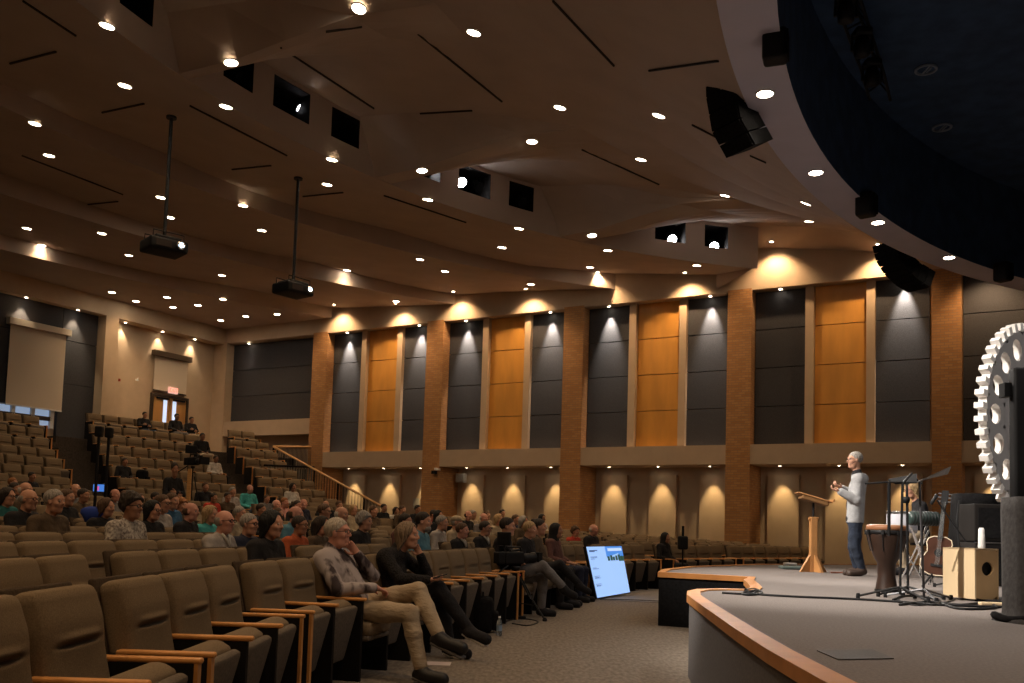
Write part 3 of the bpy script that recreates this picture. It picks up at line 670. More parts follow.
# ================================================================ CHAIRS
def back_fn(p):
    x, y, z = p
    if x > 0:                             # cushion side: pillow bulge, crease under the head roll
        x += .018*math.cos(min(1, abs(y)/.24)*1.4)
        cy = max(0, 1-max(0, abs(y)-.10)/.10); x -= .034*math.exp(-((z-.070)/.0085)**2)*cy
        x += .014*math.exp(-((z-.15)/.085)**2)+(.012*math.exp(-((z-.095)/.014)**2))*cy
    return (x, y, z)
RT = rot('Y', math.radians(-13))
cm = MB(); cm.rbox((.115, .53, .60), .045, (-.06, 0, .66), RT, (2, 14, 60), back_fn); BACK_HI = cm.mesh('backrest', SEATF, True)
cm = MB(); cm.rbox((.115, .53, .60), .045, (-.06, 0, .66), RT, (1, 6, 30), back_fn); BACK_MD = cm.mesh('backrest', SEATF, True)
cm = MB(); cm.rbox((.115, .53, .60), .045, (-.06, 0, .66), RT, (1, 2, 7), back_fn); BACK_LO = cm.mesh('backrest', SEATF, True)
cm = MB(); cm.rbox((.035, .555, .63), .016, (-.128, 0, .655), RT, (1, 2, 2)); SHELL = cm.mesh('back_shell', mat('dark_brown_shell', (.075, .055, .038), .95, .2, 80, spec=.05), True)
RS = rot('Y', math.radians(-76))
cm = MB(); cm.rbox((.44, .50, .15), .06, (.20, 0, .43), RS, (3, 4, 2)); SEAT_UP = cm.mesh('seat', SEATF, True)
cm = MB(); cm.rbox((.44, .49, .06), .025, (.275, 0, .385), RS, (2, 2, 1)); PAN_UP = cm.mesh('seat_pan', SEATU, True)
cm = MB(); cm.rbox((.46, .50, .12), .05, (.19, 0, .40), None, (3, 4, 1)); SEAT_DN = cm.mesh('seat', SEATF, True)
cm = MB(); cm.rbox((.44, .48, .05), .02, (.18, 0, .33), None, (2, 2, 1)); PAN_DN = cm.mesh('seat_pan', SEATU, True)
cm = MB(); cm.rbox((.44, .050, .026), .011, (.17, 0, .642)); ARM = cm.mesh('armrest', OAKARM, True)
cm = MB(); cm.box(-.06, .36, -.02, .02, .0, .628); STD = cm.mesh('arm_standard', DARKP)
cm = MB(); cm.box(.36, .378, -.022, .022, .0, .632); EDG = cm.mesh('oak_edge', OAKARM)
cm = MB(); cm.box(-.10, .36, -.03, .03, .0, .632); PNL = cm.mesh('end_panel', DARKP)
cm = MB(); cm.box(.06, .2, -.06, .06, 0, .36); LEG = cm.mesh('pedestal', DARKP)
PW = .605
def make_seat(name, seated, lo, ends):
    t = thing(name, '', 'chair')
    link('backrest', BACK_MD if lo else BACK_HI, t); link('back_shell', SHELL, t)
    link('seat', SEAT_DN if seated else SEAT_UP, t); link('seat_pan', PAN_DN if seated else PAN_UP, t)
    if seated: link('pedestal', LEG, t)
    sides = [('-', -PW/2+.005)]
    a = link('armrest', ARM, t, (0, -PW/2+.01, 0))
    if ends & 1: link('end_panel', PNL, t, (0, -PW/2+.01, 0)); link('oak_edge', EDG, t, (0, -PW/2+.01, 0))
    else: link('arm_standard', STD, t, (0, -PW/2+.01, 0))
    if ends & 2: link('armrest', ARM, t, (0, PW/2-.02, 0)); link('end_panel', PNL, t, (0, PW/2-.02, 0)); link('oak_edge', EDG, t, (0, PW/2-.02, 0))
    return t
JOINT = [-5.2, 0.9, 7.03, 9.05, 16.1, 21.7, 24.8, 28.3, 34.0, 40.0, 46.0, 52.0, 58.0]
def banks(k):
    if k >= 13:
        a0, a1 = aisle_A(k); b0, b1 = aisle_B(k); out = [(14.0, a0), (a1, b0), (b1, rail_s(k)-.05 if k > 13 else rail_s(k)-.2)]
        return out
    out = []
    for a, b in zip(JOINT[:-1], JOINT[1:]):
        g = .0
        if k > 0 and abs(a-21.7) < .1: a += .5
        if k > 0 and abs(a-24.8) < .1: a += .4
        out.append((a+(.06 if a > 7 else 0), b-(.0 if b < 7.1 else .06)))
    return out
SEATS = []                                # every seat: k, s, index in bank, bank, ends, position, heading
for k in range(0, 23):
    for bi, (a, b) in enumerate(banks(k)):
        sg = np.arange(a, b+.001, .02); pp = np.array([row_pt(s, k)[0] for s in sg]); L = np.r_[0, np.cumsum(np.linalg.norm(np.diff(pp, axis=0), axis=1))]
        n = int((L[-1]+.03)/PW)
        if n < 1: continue
        st = (L[-1]-n*PW)/2
        for i in range(n):
            s = float(np.interp(st+(i+.5)*PW, L, sg)); p, hh = row_pt(s, k)
            if p@WN > D-.75 : continue
            if (CORNER-p)@WD*-1 > -1.4 and False: continue
            SEATS.append(dict(k=k, s=s, i=i, n=n, b=bi, e=(1 if i == 0 else 0)+(2 if i == n-1 else 0), p=p, h=hh, z=floor_zb(k, k >= 13 and bi == 0), dist=math.hypot(*p), occ=False))
# leave out seats under the stage, and those the photograph cannot show
def inpoly(p, poly):
    x, y = p; c = False
    for (x0, y0), (x1, y1) in zip(poly, poly[1:]+poly[:1]):
        if (y0 > y) != (y1 > y) and x < (x1-x0)*(y-y0)/(y1-y0)+x0: c = not c
    return c
def vis(S):
    x, y = seen((S['p'][0], S['p'][1], S['z']+.8))
    if not (-25 < x < 1050 and y < 735): return False
    if x > 945: return False
    return not inpoly(S['p'], edge)
SEATS = [S for S in SEATS if vis(S)]

# ================================================================ PEOPLE: implicit bodies meshed as one surface
def sdf(prims, vox):
    lo = np.full(3, 1e9); hi = -lo
    for p in prims:
        if p.get('sub') or p.get('cut'): continue
        pts = np.array([p['a'], p.get('b', p['a'])]); r = max(p['r']) if isinstance(p['r'], (tuple, list)) else p['r']
        lo = np.minimum(lo, pts.min(0)-r); hi = np.maximum(hi, pts.max(0)+r)
    lo -= 3*vox; hi += 3*vox; n = np.ceil((hi-lo)/vox).astype(int)+1
    G = np.full(n, 1.0, np.float32)
    for p in prims:
        if p.get('cut'):                  # keep only n.x > c
            nn = np.array(p['n'], np.float32)
            g = [lo[i]+vox*np.arange(n[i]) for i in range(3)]
            d = (g[0][:, None, None]*nn[0]+g[1][None, :, None]*nn[1]+g[2][None, None, :]*nn[2])-p['c']
            G = np.maximum(G, -d.astype(np.float32)); continue
        a = np.array(p['a'], float); b = np.array(p.get('b', a), float); r = p['r']; k = p.get('k', .02)
        rm = max(r) if isinstance(r, (tuple, list)) else r; pad = rm+k+2.5*vox
        i0 = np.maximum(0, np.floor((np.minimum(a, b)-pad-lo)/vox).astype(int)); i1 = np.minimum(n, np.ceil((np.maximum(a, b)+pad-lo)/vox).astype(int)+1)
        g = [(lo[i]+vox*np.arange(i0[i], i1[i])).astype(np.float32) for i in range(3)]
        X, Y, Z = g[0][:, None, None], g[1][None, :, None], g[2][None, None, :]
        if 'b' in p:
            ab = b-a; L2 = float(ab@ab)+1e-9; sc_ = p.get('flat')
            t = np.clip(((X-a[0])*ab[0]+(Y-a[1])*ab[1]+(Z-a[2])*ab[2])/L2, 0, 1); ra, rb = (r if isinstance(r, (tuple, list)) else (r, r))
            dx, dy, dz = X-a[0]-t*ab[0], Y-a[1]-t*ab[1], Z-a[2]-t*ab[2]
            if sc_ is not None:           # flattened capsule: direction n squeezed by factor
                nn, f = sc_; dn = dx*nn[0]+dy*nn[1]+dz*nn[2]; q = (1/f-1)*dn; dx, dy, dz = dx+q*nn[0], dy+q*nn[1], dz+q*nn[2]
            d = np.sqrt(dx*dx+dy*dy+dz*dz)-(ra+(rb-ra)*t)
        elif isinstance(r, (tuple, list)):
            R = p.get('R'); dx, dy, dz = X-a[0]+0*Y+0*Z, Y-a[1]+0*X+0*Z, Z-a[2]+0*X+0*Y
            if R is not None: dx, dy, dz = [R[0][i]*dx+R[1][i]*dy+R[2][i]*dz for i in range(3)]
            q = np.sqrt((dx/r[0])**2+(dy/r[1])**2+(dz/r[2])**2); q2 = np.sqrt((dx/r[0]**2)**2+(dy/r[1]**2)**2+(dz/r[2]**2)**2)+1e-9
            d = q*(q-1)/q2; d = np.where(q < .05, -min(r), d)
        else: d = np.sqrt((X-a[0])**2+(Y-a[1])**2+(Z-a[2])**2)-r
        d = d.astype(np.float32); sl = tuple(slice(i0[i], i1[i]) for i in range(3)); S = G[sl]
        if p.get('sub'):
            h_ = np.clip(.5-.5*(S+d)/k, 0, 1); G[sl] = S*(1-h_)+(-d)*h_+k*h_*(1-h_)
        else:
            h_ = np.clip(.5+.5*(S-d)/k, 0, 1); G[sl] = S*(1-h_)+d*h_-k*h_*(1-h_)
    return G, lo
def nets(G, lo, vox):
    s = G < 0; n = np.array(G.shape)
    cnt = np.zeros(n-1, np.int8)
    for dx in (0, 1):
        for dy in (0, 1):
            for dz in (0, 1): cnt += s[dx:n[0]-1+dx, dy:n[1]-1+dy, dz:n[2]-1+dz]
    act = np.argwhere((cnt > 0) & (cnt < 8)); idx = -np.ones(n-1, np.int64); idx[tuple(act.T)] = np.arange(len(act))
    acc = np.zeros((len(act), 3)); num = np.zeros(len(act)); C_ = [(a, b, c) for a in (0, 1) for b in (0, 1) for c in (0, 1)]
    for c in C_:
        for ax in range(3):
            if c[ax]: continue
            e = list(c); e[ax] = 1; v0 = G[tuple((act+c).T)]; v1 = G[tuple((act+e).T)]; m = (v0 < 0) != (v1 < 0)
            t = np.where(m, v0/(v0-v1+1e-12), 0); P = np.array(c, float)+np.zeros((len(act), 3)); P[:, ax] += t; acc[m] += P[m]; num[m] += 1
    V = lo+vox*(act+acc/num[:, None]); Fs = []
    for ax in range(3):
        sl0 = [slice(1, -1)]*3; sl1 = [slice(1, -1)]*3; sl0[ax] = slice(0, n[ax]-1); sl1[ax] = slice(1, n[ax])
        A, B = s[tuple(sl0)], s[tuple(sl1)]; ed = np.argwhere(A != B); off = np.array([1, 1, 1]); off[ax] = 0; ed2 = ed+off
        u, v = [(1, 2), (2, 0), (0, 1)][ax]; q = []
        for du, dv in ((1, 1), (0, 1), (0, 0), (1, 0)):
            w_ = ed2.copy(); w_[:, u] -= du; w_[:, v] -= dv; q.append(idx[tuple(w_.T)])
        q = np.array(q).T; fl = ~A[tuple(ed.T)]; q[fl] = q[fl][:, ::-1]; q = q[(q >= 0).all(1)]; Fs.append(q)
    return V, np.concatenate(Fs)
def implicit(name, prims, vox, m):
    G, lo = sdf(prims, vox); V, Q = nets(G, lo, vox)
    me = bpy.data.meshes.new(name); me.vertices.add(len(V)); me.vertices.foreach_set('co', V.ravel().astype(np.float32)); me.loops.add(Q.size); me.loops.foreach_set('vertex_index', Q.ravel().astype(np.int32))
    me.polygons.add(len(Q)); me.polygons.foreach_set('loop_start', np.arange(0, Q.size, 4, dtype=np.int32)); me.polygons.foreach_set('loop_total', np.full(len(Q), 4, np.int32)); me.update(calc_edges=True)
    me.polygons.foreach_set('use_smooth', [True]*len(Q))
    me.materials.append(m or WHITE)
    return me
V3 = lambda *a: np.array(a, float)
def cap(a, b, ra, rb=None, k=.02, flat=None): return dict(a=a, b=b, r=(ra, ra if rb is None else rb), k=k, flat=flat)
def ell(a, r, R=None, k=.02, sub=False): return dict(a=a, r=tuple(r), R=R, k=k, sub=sub)
def head_prims(H, R, sc_=1.0):            # H head centre, R rotation (columns = forward, left, up)
    q = lambda *v: H+R@(V3(*v)*sc_); s = sc_; RT_ = R
    return [ell(q(-.012, 0, .032), (.098*s, .076*s, .090*s), RT_), ell(q(.022, 0, -.035), (.066*s, .058*s, .082*s), RT_, .03), cap(q(.03, -.03, -.085), q(.03, .03, -.085), .026*s, k=.03),
            ell(q(.062, 0, -.100), (.022*s, .024*s, .018*s), RT_, .02), cap(q(.078, -.036, .034), q(.078, .036, .034), .013*s, k=.015),
            ell(q(.098, .031, .012), (.018*s, .017*s, .014*s), RT_, .01, True), ell(q(.098, -.031, .012), (.018*s, .017*s, .014*s), RT_, .01, True),
            ell(q(.060, .042, -.02), (.026*s, .02*s, .02*s), RT_, .02), ell(q(.060, -.042, -.02), (.026*s, .02*s, .02*s), RT_, .02),
            cap(q(.084, 0, .020), q(.108, 0, -.018), .009*s, .012*s, .010), cap(q(.094, -.011, -.024), q(.094, .011, -.024), .010*s, k=.008),
            cap(q(.080, -.020, -.054), q(.080, .020, -.054), .009*s, k=.008), cap(q(.078, -.018, -.066), q(.078, .018, -.066), .010*s, k=.008),
            ell(q(.093, 0, -.060), (.02*s, .028*s, .0022*s), RT_, .003, True),
            ell(q(-.004, .077, .0), (.017*s, .010*s, .032*s), RT_, .008), ell(q(-.004, -.077, .0), (.017*s, .010*s, .032*s), RT_, .008)]
def hand_prims(W, R, curl=.5, right=True, s=1.0, spread=.12):   # W wrist; R columns: fingers dir, thumb-side dir, palm normal(out of palm)
    f, t, pn = R[:, 0], R[:, 1], R[:, 2]; out = [cap(W, W+f*.03*s, .027*s, .03*s, .01, (pn, .7)), cap(W+f*.03*s, W+f*.082*s+t*.0, .034*s, .036*s, .012, (pn, .42))]
    for i, (o, L) in enumerate(((.028, .072), (.010, .082), (-.009, .076), (-.027, .058))):
        a = W+f*.085*s+t*o*s; d = f+t*(o*spread*20*.1); d /= np.linalg.norm(d)
        for j, (ll, r) in enumerate(((.42, .0092), (.32, .0085), (.26, .0075))):
            an = curl*(.5+.5*j); dd = d*math.cos(an*(j+1)*.55)+pn*math.sin(an*(j+1)*.55); b = a+dd*L*ll*s; out.append(cap(a, b, r*s, r*.94*s, .004)); a = b
    a = W+f*.02*s+t*.022*s; b = a+(f*.5+t*.75+pn*.35)*.035*s; c = b+(f*.85+t*.3+pn*.3)*.032*s; e = c+(f*.9+pn*.25)*.026*s
    return out+[cap(a, b, .015*s, .0125*s, .01), cap(b, c, .012*s, .0105*s, .005), cap(c, e, .0105*s, .009*s, .004)]
def basis(f, up):
    f = np.array(f, float); f /= np.linalg.norm(f); l = np.cross(up, f); l /= np.linalg.norm(l); u = np.cross(f, l); return np.array([f, l, u]).T
def body_sets(J, Rh, torso=1.0, legs=1.0, hands=None):
    """J: dict of joints. Returns lists of primitives: skin (whole body), shirt, trousers, shoes"""
    P, Cst, N, H = J['pelvis'], J['chest'], J['neck'], J['head']
    sL, sR, eL, eR, wL, wR = J['sL'], J['sR'], J['eL'], J['eR'], J['wL'], J['wR']; hL, hR, kL, kR, aL, aR, tL, tR = (J[x] for x in ('hL', 'hR', 'kL', 'kR', 'aL', 'aR', 'tL', 'tR'))
    lat = (sL-sR); lat /= np.linalg.norm(lat); t = torso
    spine = Cst-P; spine /= np.linalg.norm(spine); fwd = np.cross(lat, spine)
    def trunk(g):
        return [cap(P+lat*.055, P-lat*.055, .115*t+g, k=.05), cap(P*.5+Cst*.5+lat*.045, P*.5+Cst*.5-lat*.045, .110*t+g, k=.07, flat=(fwd, .95)), cap(Cst+lat*.075, Cst-lat*.075, .118*t+g, k=.07, flat=(fwd, .92)),
                cap(P*.3+Cst*.7+fwd*.03*t, P*.65+Cst*.35+fwd*.035*t, .09*t+g, k=.07), cap(sL*.88+Cst*.12-V3(0, 0, .01), sR*.88+Cst*.12-V3(0, 0, .01), .062+g, k=.06), cap(N-V3(0, 0, .05), sL*.8+N*.2, .052+g, .05+g, .05), cap(N-V3(0, 0, .05), sR*.8+N*.2, .052+g, .05+g, .05)]
    def arm(s, e, w_, g, cut=1.0): w2 = e+(w_-e)*cut; return [cap(s, s*.3+e*.7, .056+g, .046+g, .03), cap(s*.3+e*.7, e, .046+g, .042+g, .02), cap(e, e*.6+w2*.4, .043+g, .040+g, .02), cap(e*.6+w2*.4, w2, .040+g, .030+g, .02)]
    def leg(h, k_, a, g, cut=1.0): a2 = k_+(a-k_)*cut; return [cap(h, h*.4+k_*.6, .086*legs+g, .070*legs+g, .03), cap(h*.4+k_*.6, k_, .070*legs+g, .058+g, .03), cap(k_, k_*.6+a2*.4, .058+g, .054+g, .02), cap(k_*.6+a2*.4, a2, .054+g, .042+g, .02)]
    def foot(a, t_, g): return [cap(a, a*.8+t_*.2-V3(0, 0, .02), .042+g, .040+g, .02), cap(a*.9+t_*.1-V3(0, 0, .03), t_, .038+g, .034+g, .03), cap(a-(t_-a)*.2-V3(0, 0, .045), t_-V3(0, 0, .015), .030+g, .026+g, .03)]
    skin = trunk(0)+arm(sL, eL, wL, 0)+arm(sR, eR, wR, 0)+leg(hL, kL, aL, 0)+leg(hR, kR, aR, 0)+foot(aL, tL, 0)+foot(aR, tR, 0)
    skin += [cap(N-V3(0, 0, .04), H+Rh@V3(-.025, 0, -.05), .056, .054, .03)]+head_prims(H, Rh)
    skin += J.get('hands', [])
    shirt = trunk(.014)+arm(sL, eL, wL, .012, .94)+arm(sR, eR, wR, .012, .94)+[cap(N-V3(0, 0, .05), N+V3(0, 0, .012), .066, .063, .02)]
    tro = [cap(P+lat*.055, P-lat*.055, .122*t, k=.05)]+leg(hL, kL, aL, .014, .93)+leg(hR, kR, aR, .014, .93)
    sho = [foot(aL, tL, .012), foot(aR, tR, .012)]
    return skin, shirt, tro, sho
def hair_prims(kind, H, R):
    q = lambda *v: H+R@V3(*v); o = []
    def cut(n, pt, k=0): nn = R@V3(*n); nn /= np.linalg.norm(nn); return dict(cut=True, n=tuple(nn), c=float(nn@pt))
    if kind == 'short': return [ell(q(-.020, 0, .042), (.104, .085, .094), R), cut((-.70, 0, .71), q(.078, 0, .078))]
    if kind == 'bald': return [ell(q(-.024, 0, .010), (.094, .084, .075), R), cut((-.85, 0, -.5), q(-.012, 0, .035))]
    if kind == 'curly':
        o = [ell(q(-.02, 0, .05), (.118, .100, .108), R)]
        rr = random.Random(3)
        for i in range(60):
            u = V3(rr.gauss(0, 1), rr.gauss(0, 1), rr.gauss(0, 1)); u /= np.linalg.norm(u); o.append(dict(a=q(-.02+u[0]*.108, u[1]*.092, .05+u[2]*.10), r=.024, k=.012))
        return o+[cut((-.66, 0, .72), q(.078, 0, .075))]
    if kind in ('bob', 'long'):
        L = -.12 if kind == 'bob' else -.24
        o = [ell(q(-.018, 0, .045), (.110, .092, .098), R), cap(q(-.045, .058, .03), q(-.05, .06, L), .045, .03, .03), cap(q(-.045, -.058, .03), q(-.05, -.06, L), .045, .03, .03), cap(q(-.075, 0, .03), q(-.09, 0, L), .055, .045, .04), cap(q(-.01, .075, .0), q(-.015, .078, L*.8), .020, .012, .02), cap(q(-.01, -.075, .0), q(-.015, -.078, L*.8), .020, .012, .02)]
        return o+[cut((-.86, 0, .50), q(.072, 0, .075)), dict(cut=True, n=tuple(-R[:, 0]), c=float(-R[:, 0]@q(.045, 0, 0)))] if kind == 'x' else o+[ell(q(.088, 0, -.005), (.072, .062, .115), R, .010, True), cut((-.80, 0, .60), q(.088, 0, .07))]
    if kind == 'bun': return [ell(q(-.020, 0, .042), (.104, .086, .094), R), dict(a=q(-.10, 0, .09), r=.042, k=.01), cut((-.70, 0, .71), q(.078, 0, .078))]
    if kind == 'cap': return [ell(q(-.012, 0, .06), (.108, .088, .075), R), cap(q(.06, -.03, .055), q(.145, -.02, .045), .012, k=.01), cap(q(.06, .03, .055), q(.145, .02, .045), .012, k=.01), cap(q(.08, 0, .06), q(.155, 0, .048), .013, k=.01), cut((-.12, 0, 1), q(.0, 0, .035))]
    if kind == 'hood': return [ell(q(-.03, 0, .03), (.115, .098, .115), R), cap(q(-.05, 0, -.05), q(-.06, 0, -.14), .09, .10, .04), cut((-1, 0, .15), q(.045, 0, .0))]
def ruffle(me, H, kind):
    n = len(me.vertices); co = np.empty(n*3, np.float32); me.vertices.foreach_get('co', co); V = co.reshape(-1, 3).copy(); q = V-np.array(H, np.float32)
    az_ = np.arctan2(q[:, 1], q[:, 0]); rr = np.random.RandomState(5)
    if kind in ('bob', 'long'): d = .0035*np.sin(az_*31+2*np.sin(q[:, 2]*40))+.0025*np.sin(az_*67+q[:, 2]*25)
    elif kind in ('short', 'bald', 'bun'): d = .0016*np.sin(az_*11+q[:, 0]*60)+rr.normal(0, .0008, n)
    else: return me
    L = np.linalg.norm(q, axis=1)+1e-6; V += q/L[:, None]*d[:, None]; me.vertices.foreach_set('co', V.ravel()); me.update(); return me
def seated(pose, vox):
    J = dict(pelvis=V3(.08, 0, .56), chest=V3(-.01, 0, .88), neck=V3(.0, 0, 1.03), head=V3(.055, 0, 1.185), sL=V3(-.01, .19, .975), sR=V3(-.01, -.19, .975),
             hL=V3(.1, .09, .53), hR=V3(.1, -.09, .53), kL=V3(.53, .13, .53), kR=V3(.53, -.13, .53), aL=V3(.52, .13, .09), aR=V3(.52, -.13, .09), tL=V3(.68, .15, .045), tR=V3(.68, -.15, .045))
    if pose == 'lap': J.update(eL=V3(.03, .27, .72), eR=V3(.03, -.27, .72), wL=V3(.26, .10, .66), wR=V3(.26, -.10, .66)); hn = (basis((1, -.5, -.2), V3(0, 0, 1)), basis((1, .5, -.2), V3(0, 0, 1)))
    if pose == 'folded': J.update(eL=V3(.08, .25, .76), eR=V3(.08, -.25, .76), wL=V3(.22, -.02, .80), wR=V3(.21, .02, .75)); hn = (basis((.3, -1, 0), V3(1, 0, 0)), basis((.3, 1, 0), V3(1, 0, 0)))
    if pose == 'chin': J.update(eL=V3(.03, .27, .72), eR=V3(.16, -.22, .74), wL=V3(.26, .10, .66), wR=V3(.19, -.07, .99)); hn = (basis((1, -.5, -.2), V3(0, 0, 1)), basis((-.1, .3, 1), V3(-1, 0, 0)))
    if pose == 'cross': J.update(eL=V3(.03, .27, .72), eR=V3(.03, -.27, .72), wL=V3(.26, .10, .68), wR=V3(.26, -.10, .70), kR=V3(.55, -.03, .68), aR=V3(.83, .06, .40), tR=V3(.98, .08, .30)); hn = (basis((1, -.5, -.2), V3(0, 0, 1)), basis((1, .5, -.2), V3(0, 0, 1)))
    J['hands'] = hand_prims(J['wL'], hn[0]*np.array([1, -1, -1]), .6)+hand_prims(J['wR'], hn[1]*np.array([1, 1, -1]), .6)
    return J, body_sets(J, np.eye(3))
CVOX = .0125
POSES = {}
for ps in ('lap', 'folded', 'chin', 'cross'):
    J, (sk, sh, tr_, so) = seated(ps, CVOX)
    POSES[ps] = dict(body=implicit('body', sk, CVOX, None), shirt=implicit('shirt', sh, .016, None), trousers=implicit('trousers', tr_, .018, None), shoes=[implicit('shoe', s_, .016, None) for s_ in so])
HC = V3(.055, 0, 1.185)
HAIR = {k: ruffle(implicit('hair', hair_prims(k, HC, np.eye(3)), .008, None), HC, k) for k in ('short', 'bald', 'curly', 'bob', 'long', 'bun', 'cap', 'hood')}
gm = MB()
for s_ in (-1, 1):
    ring = [HC+V3(.102-.012*abs(math.sin(t))*0, s_*.033+.024*math.cos(t), .012+.019*math.sin(t)) for t in np.linspace(0, 2*math.pi, 13)]; gm.tube(ring, .0035, 5)
    gm.tube([HC+V3(.10, s_*.056, .016), HC+V3(.0, s_*.082, .014)], .003, 4)
gm.tube([HC+V3(.105, -.01, .014), HC+V3(.105, .01, .014)], .003, 4); GLASSES = gm.mesh('glasses', BLACK)
em = MB()
for s_ in (-1, 1): em.lathe([(.001, -.012), (.008, -.009), (.012, 0), (.008, .009), (.001, .012)], HC+V3(.080, s_*.031, .012), 10)
EYES = em.mesh('eyes', mat('eye', (.35, .3, .27), .3), True)
cl_ = MB()
for s_ in (-1, 1): cl_.tube([V3(.055, s_*.05, 1.06), V3(.098, s_*.03, 1.01), V3(.125, s_*.008, .93)], [.018, .018, .010], 6)
COLLAR = cl_.mesh('collar', WHITE, True)
SKIN = {'fair': mat('skin_fair', (.56, .29, .19), .55, .06, 14), 'pink': mat('skin_pink', (.62, .30, .22), .55, .06, 14), 'tan': mat('skin_tan', (.40, .20, .12), .55, .06, 14), 'brown': mat('skin_brown', (.22, .11, .065), .55, .06, 14)}
HAIRC = {'grey': (.30, .27, .24), 'white': (.55, .50, .45), 'dark': (.034, .024, .018), 'brown': (.10, .055, .03), 'blond': (.42, .28, .14), 'ginger': (.30, .12, .04), 'black': (.01, .01, .01)}
CLO = {'black': (.014, .013, .015), 'navy': (.018, .022, .045), 'grey': (.16, .15, .15), 'white': (.62, .58, .52), 'teal': (.02, .13, .13), 'turq': (.07, .40, .40), 'blue': (.03, .10, .20), 'red': (.50, .05, .03), 'orange': (.42, .09, .03), 'brown': (.09, .06, .035),
       'beige': (.40, .32, .22), 'lightgrey': (.36, .33, .31), 'steel': (.10, .24, .32), 'plaid': (.13, .06, .05), 'khaki': (.36, .28, .19), 'denim': (.03, .05, .09), 'pink': (.5, .25, .22)}
def hairm(c): return mat('hair_'+c, HAIRC[c], .7, .45, 90, .7, stretch=(1, 1, .12))
def clom(c): return mat('cloth_'+c, CLO[c], .92, .20, 11, .8)
def link2(name, me, m, parent):
    o = link(name, me, parent); o.material_slots[0].link = 'OBJECT'; o.material_slots[0].material = m; return o
